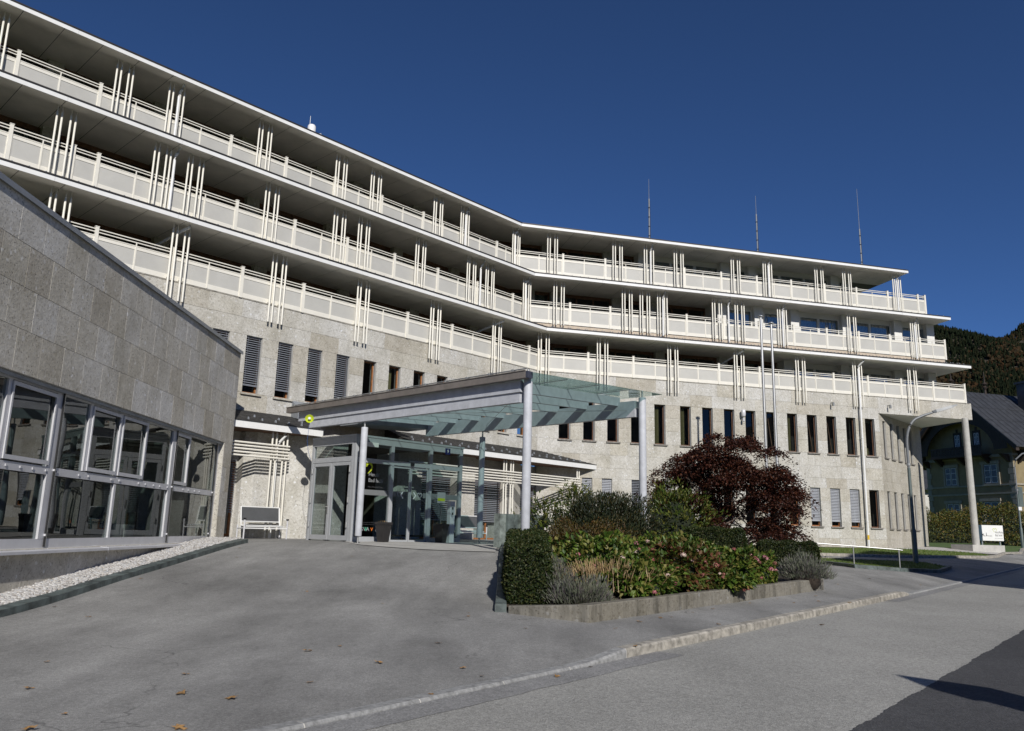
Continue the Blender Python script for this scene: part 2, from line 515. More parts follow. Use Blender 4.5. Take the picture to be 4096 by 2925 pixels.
# ------------------------------------------------------------------ terrain
KAZ = R(40.0)
KD = np.array([math.sin(KAZ), math.cos(KAZ)]); KN = np.array([-math.cos(KAZ), math.sin(KAZ)])
P0 = np.array([1.08, 10.42])
def ap(x, y):
    r = np.array([x, y]) - P0
    return float(r @ KD), float(r @ KN)
def axy(a, p):
    q = P0 + a * KD + p * KN
    return q[0], q[1]
def zk(a):
    """kerb top level along the street, eye-based"""
    if a < 0: return -1.5 + 0.0125 * max(a, -25)
    if a < 60: return -1.5 + 0.0125 * a + 0.00013 * a * a
    return -0.282 + 0.02 * (min(a, 130) - 60)
def kerb_drop(a):
    """0 where the kerb stands, 1 where it is lowered"""
    def sm(x): x = min(max(x, 0), 1); return x * x * (3 - 2 * x)
    return max(1 - sm((a + 0.2) / 1.2), sm((a - 14.2) / 0.9))
def zroad(a):
    return zk(a) - 0.1

ctl = []
for a in list(range(-24, 64, 4)):
    x, y = axy(a, 0.15); ctl.append((x, y, zk(a) - 0.03))
for a in (2.5, 5, 8, 11, 14):
    x, y = axy(a, 1.8); ctl.append((x, y, zk(a) + 0.03))
ctl += [(-7.7, 13.5, -1.44), (-7.7, 16.6, -1.15), (-7.7, 18.7, -0.98), (-7.7, 21.9, -0.70), (-7.7, 23.8, -0.55), (-8.5, 10, -1.55), (-9, 6, -1.6), (-14, 2, -1.7),
        (-8, 26, -0.46), (-6, 27.5, -0.44), (-4.5, 24.7, -0.46), (-1, 28.4, -0.44), (0.4, 20.1, -0.62), (-0.25, 24, -0.5), (4, 23.9, -0.6), (3, 30, -0.45),
        (-0.17, 14.2, -1.36), (-0.3, 18, -0.98), (-4, 18, -1.06), (-4, 14, -1.42), (-4, 21.5, -0.72),
        (12, 31, -0.93), (12.6, 29.5, -0.95), (16.6, 33.4, -0.90), (17.6, 44.2, -0.45), (10, 42, -0.45), (23.7, 40.5, -0.73), (26.5, 46.2, -0.43), (21.5, 45, -0.44), (26, 50.5, -0.3),
        (33, 55, -0.3), (40, 72, 0.0), (10, 60, -0.4), (60, 70, 0.2), (-20, 45, -0.4), (-25, 20, -1.0), (70, 95, 0.4), (0, 70, -0.2)]
ctl = np.array(ctl)
def tps_fit(c):
    n = len(c)
    d = np.linalg.norm(c[:, None, :2] - c[None, :, :2], axis=2)
    Km = np.where(d > 0, d * d * np.log(d + 1e-12), 0) + 0.4 * np.eye(n)
    P = np.c_[np.ones(n), c[:, :2]]
    A = np.block([[Km, P], [P.T, np.zeros((3, 3))]])
    return np.linalg.solve(A, np.r_[c[:, 2], np.zeros(3)])
TW = tps_fit(ctl)
def gz_arr(xy):
    xy = np.asarray(xy, float).reshape(-1, 2)
    d = np.linalg.norm(xy[:, None, :] - ctl[None, :, :2], axis=2)
    U = np.where(d > 0, d * d * np.log(d + 1e-12), 0)
    z = U @ TW[:len(ctl)] + TW[-3] + xy @ TW[-2:]
    r = xy - P0
    a = r @ KD; p = r @ KN
    drop = np.array([kerb_drop(t) for t in a])
    z = z - 0.055 * drop * np.exp(-np.clip(p, 0, 9) / 0.9)
    return z
def gz(x, y):
    return float(gz_arr([(x, y)])[0])

def sheet(poly_test, x0, x1, y0, y1, step, dz=0.0):
    """grid sheet on the terrain, in street coordinates (a, p)"""
    na = int(round((x1 - x0) / step)); npp = int(round((y1 - y0) / step))
    aa = np.linspace(x0, x1, na + 1); pp = np.linspace(y0, y1, npp + 1)
    pts = np.array([axy(a, p) for p in pp for a in aa])
    z = gz_arr(pts) + dz
    mb = MB()
    keep = [(poly_test is None) or poly_test(x, y) for x, y in pts]
    mb.v = [(x, y, zz) for (x, y), zz in zip(pts, z)]
    W = na + 1
    for j in range(npp):
        for i in range(na):
            q = (j * W + i, j * W + i + 1, (j + 1) * W + i + 1, (j + 1) * W + i)
            if all(keep[k] for k in q):
                mb.f.append(q)
    return mb

# far ground: one sheet to the horizon, below everything else
mb = MB()
rad = [0, 20, 60, 120, 250, 600, 1500, 3000]
ring = []
for r in rad:
    for k in range(40):
        an = 2 * math.pi * k / 40
        x, y = 15 + r * math.cos(an), 25 + r * math.sin(an)
        ring.append((x, y, -2.1 if r < 60 else (-1.2 if r < 200 else -1.0)))
mb.v = ring
for i in range(len(rad) - 1):
    for k in range(40):
        a, b = i * 40 + k, i * 40 + (k + 1) % 40
        mb.f.append((a, b, b + 40, a + 40))
struct('ground', mb, 'lawn')
# asphalt of driveway, pavement and forecourt
struct('driveway', sheet(None, -26, 62, 0.15, 24, 0.55), 'drive', True)
# the street
def road_sheet(p0, p1, a0, a1, dz, wob=0.0, step=1.0, crown=0.0):
    mb = MB()
    n = int((a1 - a0) / step)
    for i in range(n + 1):
        a = a0 + (a1 - a0) * i / n
        w0 = wob * (math.sin(a * 3.1) * 0.5 + math.sin(a * 7.7 + 1) * 0.35 + random.uniform(-.5, .5)) if wob else 0
        for p in (p0, p1):
            x, y = axy(a, p + (w0 if p == p1 else 0)); mb.v.append((x, y, zroad(a) + dz))
        if i:
            b = 2 * i
            mb.f.append((b - 2, b, b + 1, b - 1))
    return mb
struct('road', road_sheet(-13, 0.02, -40, 130, 0.0), 'road')
struct('road_gutter_strip', road_sheet(0.02, -0.42, -40, 1.6, 0.004, 0.02, 0.25), 'gutterstrip')
struct('road_gutter_strip', road_sheet(0.02, -0.34, 12.6, 60, 0.004, 0.02, 0.25), 'gutterstrip')
struct('fresh_asphalt_lane', road_sheet(-9.5, -3.42, -40, 60, 0.005, 0.022, 0.06), 'patch')
struct('far_pavement', road_sheet(-30, -9.4, -40, 130, 0.12), 'drive')

# kerb stones, one by one
kerb = tag(bpy.data.objects.new('kerb', None), kind='structure')
col.objects.link(kerb)
ORG[kerb.name] = np.zeros(3); kerb.location = (0, 0, EYE)
a = -11.0
while a < 46:
    ln = random.uniform(0.92, 1.12) if a > 0.4 else random.uniform(1.0, 1.4)
    mb = MB()
    def kz(t): return zroad(t) + 0.125 - 0.09 * kerb_drop(t) + 0.004
    g = 0.008
    n = 3
    for i in range(n):
        t0 = a + g + (ln - 2 * g) * i / n; t1 = a + g + (ln - 2 * g) * (i + 1) / n
        prof0 = [(0.0, zroad(t0) - 0.06), (0.0, kz(t0) - 0.025), (0.022, kz(t0)), (0.155, kz(t0) + 0.004), (0.155, zroad(t0) - 0.06)]
        prof1 = [(0.0, zroad(t1) - 0.06), (0.0, kz(t1) - 0.025), (0.022, kz(t1)), (0.155, kz(t1) + 0.004), (0.155, zroad(t1) - 0.06)]
        va = [(*axy(t0, p), z) for p, z in prof0]; vb = [(*axy(t1, p), z) for p, z in prof1]
        mb.add(va + vb, [(k, k + 5, k + 6, k + 1) for k in range(4)] + ([(0, 1, 2, 3, 4)] if i == 0 else []) + ([(9, 8, 7, 6, 5)] if i == n - 1 else []))
    obj('kerb_stone', mb, 'kerb' if .6 < a + ln / 2 < 15 else 'kerb_grey', kerb)
    jm_ = MB(); t0, t1 = a + ln - g - .001, a + ln + g + .001
    pj = [(0.004, -0.06), (0.004, kz(a + ln) - zroad(a + ln) - .03), (0.024, kz(a + ln) - zroad(a + ln) - .004), (0.15, kz(a + ln) - zroad(a + ln) - .002), (0.15, -0.06)]
    va = [(*axy(t0, q), zroad(t0) + z) for q, z in pj]; vb = [(*axy(t1, q), zroad(t1) + z) for q, z in pj]
    jm_.add(va + vb, [(k, k + 5, k + 6, k + 1) for k in range(4)]); obj('mortar_joint', jm_, 'joint', kerb)
    a += ln

# ------------------------------------------------------------------ main building
AL, AR, AW = 43.15, 75.6, -1.59
K = (1.36, 40.0)
FL = Frame(K, AL); FR = Frame(K, AR)
KT = 0.2909                                   # mitre: s at the kink for a given outward offset
H = FR.p(20.23, 0, 0)
FS = Frame(H, AL)                             # short wall running back under the overhang
bld = thing('clinic_building', (*K, -0.45), 'long terraced clinic building of pale stone with three cream balcony storeys', 'building')

BEDS = [8.1, 7.4, 6.76, 6.06, 5.36, 4.66, 3.96, 3.3, 2.76, 2.06, 1.38, 0.70, 0.08, -0.62]
def win_list(F, s_list, z0, z1, w=0.64):
    return [(s, s + w, z0, z1) for s in s_list]
WL_up = [-17.4, -16.1, -14.8, -13.5, -12.2, -10.86, -9.56, -8.2, -6.85, -5.53, -4.2, -2.85, -1.5]
WR_up = [1.12, 2.44, 3.75, 5.07, 6.39, 7.87, 9.16, 10.45, 11.73, 13.02, 14.30, 15.54, 16.78, 18.04, 19.29]
WR_lo = [2.39, 3.46, 5.08, 6.4, 7.7, 9.0, 10.3, 11.6, 12.9, 14.21, 15.53, 16.78, 18.02, 19.27]
WS_all = [0.55, 1.72, 2.9, 4.05, 5.2]

def wall_with_holes(F, s0, s1, z0, z1, holes, o0, o1):
    ss = sorted({s0, s1, *[h[0] for h in holes], *[h[1] for h in holes]})
    zs = sorted({z0, z1, *[h[2] for h in holes], *[h[3] for h in holes]})
    ss = [s for s in ss if s0 <= s <= s1]; zs = [z for z in zs if z0 <= z <= z1]
    mb = MB()
    def solid(i, j):
        cs, cz = (ss[i] + ss[i + 1]) / 2, (zs[j] + zs[j + 1]) / 2
        return not any(h[0] < cs < h[1] and h[2] < cz < h[3] for h in holes)
    for j in range(len(zs) - 1):
        for i in range(len(ss) - 1):
            a, b, c, d = ss[i], ss[i + 1], zs[j], zs[j + 1]
            if not solid(i, j): continue
            mb.quad(F.p(a, o1, c), F.p(b, o1, c), F.p(b, o1, d), F.p(a, o1, d))
            mb.quad(F.p(b, o0, c), F.p(a, o0, c), F.p(a, o0, d), F.p(b, o0, d))
            for (ii, jj, q) in ((i - 1, j, ((a, c), (a, d))), (i + 1, j, ((b, d), (b, c))), (i, j - 1, ((b, c), (a, c))), (i, j + 1, ((a, d), (b, d)))):
                inside = 0 <= ii < len(ss) - 1 and 0 <= jj < len(zs) - 1
                if not inside or not solid(ii, jj):
                    (p1, p2) = q
                    mb.quad(F.p(p1[0], o0, p1[1]), F.p(p1[0], o1, p1[1]), F.p(p2[0], o1, p2[1]), F.p(p2[0], o0, p2[1]))
    return mb

def panel_courses(parent, F, s0, s1, beds, wins, me='slab', seed=0, joined=None, wide=1.3):
    """slabs course by course; slabs beside windows are cut to the piers"""
    rr = random.Random(seed)
    for j in range(len(beds) - 1):
        z1, z0 = beds[j], beds[j + 1]
        ws = sorted([w for w in wins if w[2] < (z0 + z1) / 2 < w[3]])
        if ws:
            edges = [s0] + [e for w in ws for e in (w[0], w[1])] + [s1]
            spans = [(edges[k], edges[k + 1]) for k in range(0, len(edges), 2)]
        else:
            spans = [(s0, s1)]
        for a, b in spans:
            if b - a < 0.05: continue
            if b - a <= wide * 1.25:
                cuts = [a, b]
            else:
                cuts = [a]
                t = a + (wide * rr.choice((0.5, 1.0)))
                while t < b - 0.4:
                    cuts.append(t); t += wide * rr.choice((1.0, 1.0, 0.75, 1.25))
                cuts.append(b)
            for c, d in zip(cuts, cuts[1:]):
                if joined is not None:
                    joined.box(F, c + .004, d - .004, -0.06, rr.uniform(-.003, .003), z0 + .004, z1 - .004)
                else:
                    slab(parent, F, c, d, z0, z1, 0.0, 0.06, me)

def blind_mb(F, s0, s1, z0, z1, o, step=0.082, drop=0.030):
    mb = MB()
    z = z1 - 0.05
    while z > z0:
        mb.hexa([F.p(s0, o, z - drop), F.p(s1, o, z - drop), F.p(s1, o - 0.055, z + 0.008), F.p(s0, o - 0.055, z + 0.008),
                 F.p(s0, o, z - drop + .003), F.p(s1, o, z - drop + .003), F.p(s1, o - 0.055, z + 0.011), F.p(s0, o - 0.055, z + 0.011)])
        z -= step
    mb.box(F, s0, s1, o - .05, o, z1 - 0.03, z1)
    mb.box(F, s0, s1, o - .045, o - .01, z0 - 0.05, z0 - 0.01)
    for t in (0.12, 0.88):
        s = s0 + (s1 - s0) * t
        mb.box(F, s - .004, s + .004, o + .002, o + .008, z0 - .03, z1 - .03)
    return mb

def slot_window(F, s0, s1, z0, z1, style='plain', timber='timber_light', depth=0.20):
    o = -depth
    fr = MB()
    t = 0.06
    fr.box(F, s0, s0 + t, o - .06, o, z0, z1); fr.box(F, s1 - t, s1, o - .06, o, z0, z1)
    fr.box(F, s0 + t, s1 - t, o - .06, o, z0, z0 + t); fr.box(F, s0 + t, s1 - t, o - .06, o, z1 - t, z1)
    w = obj('window', fr, timber, bld)
    obj('pane', MB().quad(F.p(s0 + t, o - .03, z0 + t), F.p(s1 - t, o - .03, z0 + t), F.p(s1 - t, o - .03, z1 - t), F.p(s0 + t, o - .03, z1 - t)), 'glass', w)
    sl = MB(); sl.box(F, s0 - 0.07, s1 + 0.09, -0.12, 0.075, z0 - 0.075, z0 - 0.004)
    obj('sill', sl, 'stone' if F is FL else 'sill', w)
    gr = MB(); gr.box(F, s1 - .028, s1 - .003, -0.12, -0.085, z0 + .01, z1 - .01); gr.box(F, s0 + .003, s0 + .028, -0.12, -0.085, z0 + .01, z1 - .01)
    obj('blind_guide', gr, 'galv', w)
    if style.startswith('blind'):
        zb = z0 + (0.32 if style != 'blind_full' else 0.03)
        obj('blind', blind_mb(F, s0 + .03, s1 - .03, zb, z1, -0.07, drop=.056 if style == 'blind_light' else .030), 'blind_light' if style == 'blind_light' else 'blind', w)
    if style == 'curtain':
        cm = MB()
        n = 22
        v = []
        for i in range(n + 1):
            s = s0 + .04 + (s1 - s0) * 0.58 * i / n
            oo = o - .16 - 0.03 * math.sin(i * 1.7)
            v += [F.p(s, oo, z0 + .02), F.p(s, oo, z1 - .02)]
        cm.add(v, [(2 * i, 2 * i + 2, 2 * i + 3, 2 * i + 1) for i in range(n)])
        obj('curtain', cm, 'curtain', w)
    if style == 'tilted':
        tm = MB()
        tm.hexa([F.p(s1 - .16, o - .10, z0 + .06), F.p(s1 - .11, o - .10, z0 + .06), F.p(s1 - .11, o - .13, z0 + .06), F.p(s1 - .16, o - .13, z0 + .06),
                 F.p(s1 - .27, o - .30, z1 - .08), F.p(s1 - .22, o - .30, z1 - .08), F.p(s1 - .22, o - .33, z1 - .08), F.p(s1 - .27, o - .33, z1 - .08)])
        obj('casement', tm, 'timber', w)
    return w

# --- left wall (upper part; the ground floor stands behind the lean-to)
hl = [(s, s + 0.64, 4.66, 6.76) for s in WL_up]
wl_ = obj('wall', wall_with_holes(FL, -27, 0, 3.3, 8.04, hl, -0.4, -0.012), 'joint', bld)
panel_courses(wl_, FL, -20.6, 0.0, [b for b in BEDS if b >= 3.9] + [3.35], hl, seed=1)
st = ['blind', 'blind', 'blind', 'blind', 'blind', 'plain', 'curtain', 'plain', 'plain', 'plain', 'plain', 'plain', 'plain']
for s, k in zip(WL_up, st):
    slot_window(FL, s, s + 0.64, 4.66, 6.76, k)
# --- right wall
hr = [(s, s + 0.62, 4.66, 6.76) for s in WR_up] + [(s, s + (0.55 if s < 4 else 0.62), 0.70, 2.76) for s in WR_lo]
wr_ = obj('wall', wall_with_holes(FR, 0, 20.23, -0.7, 8.04, hr, -0.4, -0.012), 'joint', bld)
panel_courses(wr_, FR, 0.0, 20.23, BEDS, hr, seed=2)
st = ['plain', 'plain', 'plain', 'plain', 'curtain', 'curtain', 'plain', 'plain', 'plain', 'tilted', 'curtain', 'tilted', 'tilted', 'plain', 'plain']
for s, k in zip(WR_up, st):
    slot_window(FR, s, s + 0.62, 4.66, 6.76, k, 'timber')
st = ['blind_light', 'blind_light', 'blind_full', 'plain', 'plain', 'plain', 'plain', 'plain', 'plain', 'curtain', 'blind_light', 'blind_light', 'blind_light', 'plain']
for s, k in zip(WR_lo, st):
    slot_window(FR, s, s + (0.55 if s < 4 else 0.62), 0.70, 2.76, k, 'timber_light' if k != 'plain' else 'timber')
mb = MB(); mb.box(FR, 0.5, 20.2, 0.005, 0.035, -0.42, -0.385); obj('base_drip', mb, 'edge', bld)
# overhang beam and soffit
ov = MB()
ov.box(FR, 20.23, 26.66, -0.62, -0.012, 7.14, 8.04)
ovo = obj('overhang', ov, 'joint', bld)
for c0, c1 in ((20.23, 21.3), (21.3, 22.6), (22.6, 23.9), (23.9, 25.2), (25.2, 26.1), (26.1, 26.72)):
    slab(ovo, FR, c0, c1, 7.12, 8.1)
e = MB()
pe0 = FR.p(26.665, -0.0, 0); FE = Frame(pe0, AR - 90)
slab(ovo, FE, 0.062, 0.62, 7.12, 8.1, 0.055)
sf = MB()
A1, A2, A3 = FR.p(20.23, -0.07, 7.13), FR.p(26.7, -0.07, 7.13), FS.p(7.4, 0.0, 7.13)
A4 = FS.p(7.4, -3, 7.13)
sf.add([A1, A2, (A3[0] + .2, A3[1] + .2, 7.13), A1[:2] + (7.4,), A2[:2] + (7.4,), (A3[0] + .2, A3[1] + .2, 7.4)], [(0, 2, 1), (3, 4, 5), (0, 1, 4, 3), (1, 2, 5, 4), (2, 0, 3, 5)])
obj('overhang_soffit', sf, 'soffit_white', bld)
# short wall under the overhang
hs = [(s, s + 0.5, 4.66, 6.76) for s in WS_all] + [(s, s + 0.5, 0.70, 2.76) for s in WS_all]
ws_ = obj('wall', wall_with_holes(FS, 0.0, 7.34, -0.7, 7.12, hs, -0.4, -0.012), 'joint', bld)
jm = MB()
panel_courses(ws_, FS, 0.02, 7.4, [7.1] + BEDS[2:], hs, joined=jm, seed=3, wide=1.15)
obj('stone_panels', jm, 'stone', ws_, kind='stuff')
for s in WS_all:
    slot_window(FS, s, s + 0.5, 4.66, 6.76, 'plain', 'timber'); slot_window(FS, s, s + 0.5, 0.70, 2.76, 'plain', 'timber')
slab(ws_, Frame(FS.p(7.4, 0, 0), AL - 90), 0.0, 0.5, -0.6, 7.1, 0.05)
# round column on its block, under the outer corner of the overhang
cx, cy = 26.5, 46.15
cm = MB(); cm.lathe((cx, cy), [(0.185, -0.09), (0.185, -0.02), (0.178, 3), (0.17, 7.0), (0.17, 7.13)], 28)
co = obj('column', cm, 'concrete_pale', bld, True)
FB = Frame((cx, cy), AR - 4)
bb = MB(); bb.box(FB, -1.05, 1.3, -0.75, 0.7, -0.75, -0.08)
obj('column_base', bb, 'concrete_pale', co)
# room walls and floors behind the slot windows, their darkness put into the colour
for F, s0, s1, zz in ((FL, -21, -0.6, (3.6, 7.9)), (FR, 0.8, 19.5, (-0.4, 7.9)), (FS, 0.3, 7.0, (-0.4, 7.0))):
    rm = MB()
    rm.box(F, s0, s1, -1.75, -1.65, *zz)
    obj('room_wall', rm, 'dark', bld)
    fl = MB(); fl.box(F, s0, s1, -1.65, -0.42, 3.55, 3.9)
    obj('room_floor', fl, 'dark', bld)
rv = MB(); rv.box(FR, 19.42, 19.62, -0.34, -0.30, 4.75, 5.12); obj('window_lantern', rv, 'curtain', bld)

# --- balcony storeys
OUT = {1: 0.0, 2: -1.2, 3: -2.6}
FZ = {1: (8.1, 9.2), 2: (10.97, 12.17), 3: (14.2, 15.43)}
EDGE = {2: (0.685, 10.06), 3: (-0.5, 13.31), 4: (-1.89, 16.57)}
FLOOR = {1: 7.5, 2: 10.62, 3: 13.9}
SEND = {2: 26.3, 3: 26.3, 4: 24.72}
SLEFT = -31.0
POSTS = {('L', 1): [-29.3, -26.7, -24.15, -21.6, -19.08, -16.53, -13.95, -11.39, -8.73, -6.09, -3.43, -0.77, -0.02],
         ('R', 1): [0.11, 2.67, 5.2, 7.71, 10.2, 12.68, 15.07, 17.38, 19.64, 21.88, 24.1, 26.32],
         ('L', 2): [-29.2, -26.65, -24.09, -22.25, -21.47, -18.94, -16.4, -13.86, -11.28, -8.69, -6.06, -3.43, -0.8, 0.3],
         ('R', 2): [-0.3, 2.05, 4.37, 6.68, 8.95, 11.27, 13.54, 15.79, 17.99, 20.19, 22.35, 24.51, 26.32],
         ('L', 3): [-29, -26.5, -23.92, -21.28, -18.77, -16.23, -13.69, -11.2, -8.55, -5.96, -3.3, -0.69, 0.7],
         ('R', 3): [-0.6, 2.08, 4.62, 7.15, 9.59, 11.98, 14.36, 16.71, 19.05, 21.33, 23.62, 25.88, 26.42]}
TUBES = {('L', 3): [-24.95, -20.87, -18.93, -15.13, -11.29, -9.33, -5.41, -3.54, 0.42], ('R', 3): [1.12, 5.04, 6.99, 8.88, 12.59, 14.74, 18.32, 20.3, 23.96],
         ('L', 2): [-22.93, -19.72, -18.49, -15.33, -12.11, -10.84, -7.58, -4.28, -2.97, -0.15], ('R', 2): [1.09, 5.03, 6.08, 7.13, 10.5, 11.93, 14.67, 19.35, 23.78],
         ('L', 1): [-23.08, -19.25, -15.43, -11.52, -7.53, -3.57], ('R', 1): [-0.08, 3.13, 7.13, 11.08, 14.89, 18.58, 22.27]}
PIPES = {('L', 3): [-18.55, -3.2, 0.62], ('R', 3): [7.38, 15.08, 24.25], ('L', 2): [-19.0, -3.35, 0.05], ('R', 2): [7.45, 11.5, 14.98, 24.08]}

def mit(side, o):
    return -KT * o if side == 'L' else KT * o

def strip_prism(F, side, prof, s_end):
    """a section (o, z) swept along the facade and cut at the mitre of the kink"""
    n = len(prof)
    a = [F.p(s_end, o, z) for o, z in prof]; b = [F.p(mit(side, o), o, z) for o, z in prof]
    if side == 'R': a, b = b, a
    return MB().add(a + b, [(i, (i + 1) % n, n + (i + 1) % n, n + i)[::-1] for i in range(n)] + [tuple(range(n)), tuple(range(n, 2 * n))[::-1]])

ROOF_BACK = -15.0
rails_root = {}
for lv in (2, 3, 4):
    oe, zb = EDGE[lv]
    zt = zb + 0.17
    for side, F in (('L', FL), ('R', FR)):
        send = SLEFT if side == 'L' else SEND[lv]
        if lv < 4:
            of, zf = OUT[lv], FZ[lv][0]
            back = OUT[lv] - 2.6
            prof = [(oe - 0.03, zb + 0.012), (oe - 0.03, zt), (of + 0.05, zf - 0.22), (of + .05, zf - 0.04), (of - 0.2, zf - 0.04), (of - 0.2, FLOOR[lv]), (back, FLOOR[lv]), (back, zb + 0.012)]
        else:
            prof = [(oe - 0.03, zb + 0.012), (oe - 0.03, zt), (ROOF_BACK, zt + 0.9), (ROOF_BACK, zb + 0.012)]
        sl = obj('eave_slab', strip_prism(F, side, prof, send), 'slate', bld)
        # edge drip
        pr = [(oe + 0.025, zt - 0.012), (oe + 0.025, zt + 0.035), (oe - 0.5, zt + 0.035 + (0.10 if lv < 4 else 0.03)), (oe - 0.5, zt - 0.012)]
        obj('roof_edge', strip_prism(F, side, pr, send), 'edge', sl)
        # white fascia boards
        s = mit(side, oe)
        sgn = -1 if side == 'L' else 1
        while True:
            nxt = s + sgn * 3.83
            last = (nxt <= send + 0.6) if side == 'L' else (nxt >= send - 0.6)
            if last: nxt = send
            fb = MB(); lo, hi = min(s, nxt), max(s, nxt)
            fb.box(F, lo + 0.003, hi - 0.003, oe - 0.028, oe, zb, zt - 0.014)
            obj('fascia_board', fb, 'white', sl)
            if last: break
            s = nxt
        # soffit boards
        ob = (OUT[lv - 1] - 2.05)
        s = -1.27 if side == 'L' else 1.27
        k = 0
        while True:
            lo, hi = (s, s + 1.27) if side == 'L' else (s - 1.27, s)
            if side == 'R' and lo >= send - .02: break
            if side == 'L' and hi <= -29: break
            if side == 'R': hi = min(hi, send)
            oo = oe - 0.03
            g = 0.011
            if k == 0:
                corner = [(mit(side, oo), oo), (mit(side, ob), ob)]
                pts = [(lo, ob), (lo, oo), corner[0], corner[1]] if side == 'L' else [corner[1], corner[0], (hi, oo), (hi, ob)]
                q = [F.p(a_ + (g if a_ in (lo,) else 0), b_, zb + .001) for a_, b_ in pts]
            else:
                q = [F.p(lo + g, ob, zb + .001), F.p(lo + g, oo, zb + .001), F.p(hi - g, oo, zb + .001), F.p(hi - g, ob, zb + .001)]
            q2 = [(x, y, z + .010) for x, y, z in q]
            obj('soffit_board', MB().add(q + q2, [(0, 1, 2, 3)[::-1], (4, 5, 6, 7), (0, 4, 5, 1), (1, 5, 6, 2), (2, 6, 7, 3), (3, 7, 4, 0)]), 'soffit', sl)
            s += -1.27 if side == 'L' else 1.27
            k += 1
        if lv < 4:
            gm = MB()
            s = -0.4 if side == 'L' else 0.6
            while (s > -26) if side == 'L' else (s < send - .3):
                for rr_ in (0.12, 0.42) if (lv == 2 and side == 'R') else (0.12,):
                    f = rr_
                    o_ = oe - f
                    z_ = zt + (f / (oe - of)) * (FZ[lv][0] - 0.22 - zt)
                    gm.hexa([F.p(s - .018, o_ + .05, z_), F.p(s + .018, o_ + .05, z_), F.p(s + .018, o_ - .03, z_), F.p(s - .018, o_ - .03, z_),
                             F.p(s - .018, o_ - .01, z_ + .085), F.p(s + .018, o_ - .01, z_ + .085), F.p(s + .018, o_ - .03, z_ + .085), F.p(s - .018, o_ - .03, z_ + .085)])
                s += -0.46 if side == 'L' else 0.46
            obj('snow_guards', gm, 'zinc', sl, kind='stuff')
            obj('plinth', strip_prism(F, side, [(of + .055, zf - .2), (of + .055, zf - .05), (of + .03, zf - .05), (of + .03, zf - .2)], send if side == 'L' else 26.2), 'peach', sl)

# railings
post_me = {}
for lv in (1, 2, 3):
    z0, z1 = FZ[lv]
    o = OUT[lv]
    h = z1 - z0
    for side, F in (('L', FL), ('R', FR)):
        P = POSTS[(side, lv)]
        if side == 'L': P = P[:-1] + [mit('L', o) - 0.01]
        else: P = [mit('R', o) + 0.01] + P[1:]
        rm = MB()
        for zr in (z1 - 0.035, z1 - 0.135):
            rm.box(F, P[0], P[-1], o + .0, o + .035, zr - .016, zr + .016)
        rl = obj('balcony_railing', rm, 'cream', bld)
        for s in P:
            pm = MB(); pm.box(F, s - 0.055, s + 0.055, o - 0.04, o + 0.06, z0 - 0.02, z1 + 0.035); pm.box(F, s - 0.065, s + 0.065, o - 0.05, o + 0.07, z1 + .035, z1 + .055)
            obj('post', pm, 'cream', rl)
        for a, b in zip(P, P[1:]):
            halves = [(a + 0.055, (a + b) / 2 - .006), ((a + b) / 2 + .006, b - 0.055)] if b - a > 1.4 else [(a + .055, b - .055)]
            if b - a > 1.4:
                mm = MB(); mm.box(F, (a + b) / 2 - .017, (a + b) / 2 + .017, o + .012, o + .046, z0 + .02, z1 - .14)
                obj('mullion', mm, 'cream', rl)
            for c, d in halves:
                if d - c < .1: continue
                pm = MB()
                zt_ = z0 + h * 0.745
                pm.box(F, c, d, o, o + .03, z0, z0 + h * 0.155)
                pm.box(F, c, d, o, o + .03, zt_ - .10, zt_)
                pm.box(F, c, d, o + .004, o + .034, zt_ + .012, zt_ + .04)
                pm.box(F, c, c + .03, o, o + .03, z0 + h * 0.155, zt_ - .1); pm.box(F, d - .03, d, o, o + .03, z0 + h * 0.155, zt_ - .1)
                obj('panel_frame', pm, 'cream', rl)
                im = MB(); im.box(F, c + .03, d - .03, o + .004, o + .014, z0 + h * 0.155, zt_ - .1)
                obj('infill_panel', im, 'infill', rl)
    # return railing at the right end
    FEr = Frame(FR.p(26.36, o, 0), AR - 90)
    em = MB(); em.box(FEr, 0.05, 2.0, -.03, 0, z0, z0 + h * .745)
    for zr in (z1 - 0.035, z1 - 0.135): em.box(FEr, 0.05, 2.0, -.03, 0, zr - .016, zr + .016)
    obj('balcony_railing', em, 'cream', bld)

# groups of slim tubes hung before the railings
tube_me = {}
Fz = Frame((0, 0), 90)
t = MB(); t.box(Fz, -.012, .012, 0, .125, 0, .025); ME['brk'] = shared('tube_bracket', t, 'cream')
for (side, lv), ss in TUBES.items():
    F = FL if side == 'L' else FR
    o = OUT[lv] + 0.17
    zt = EDGE[lv + 1][1] - 0.20
    zb = {1: 7.38, 2: 10.86, 3: 14.08}[lv]
    key = lv
    if key not in tube_me:
        t = MB(); t.tube([(0, 0, zb), (0, 0, zt - 0.02), (0, 0, zt)], [0.034, 0.034, 0.02], 10)
        tube_me[key] = shared('tube', t, 'cream', True)
    for s in ss:
        piped = any(abs(s + .29 - q) < .35 for q in PIPES.get((side, lv), []))
        offs = (0, .15, .42, .57)
        bm = MB()
        for d in offs:
            bm.box(F, s + d - .012, s + d + .012, o - .012, o + .012, zt - .01, EDGE[lv + 1][1] + .005)
        bm.box(F, s - .05, s + .62, o - .03, o + .03, EDGE[lv + 1][1] - .012, EDGE[lv + 1][1])
        tg = obj('tube_group', bm, 'soffit', bld)
        for d in offs:
            x, y, _ = F.p(s + d, o, 0)
            piece('tube', tube_me[key], tg, (x, y, 0))
            piece('tube_bracket', ME['brk'], tg, F.p(s + d, OUT[lv] + .02, FZ[lv][0] + .03), F.rz)
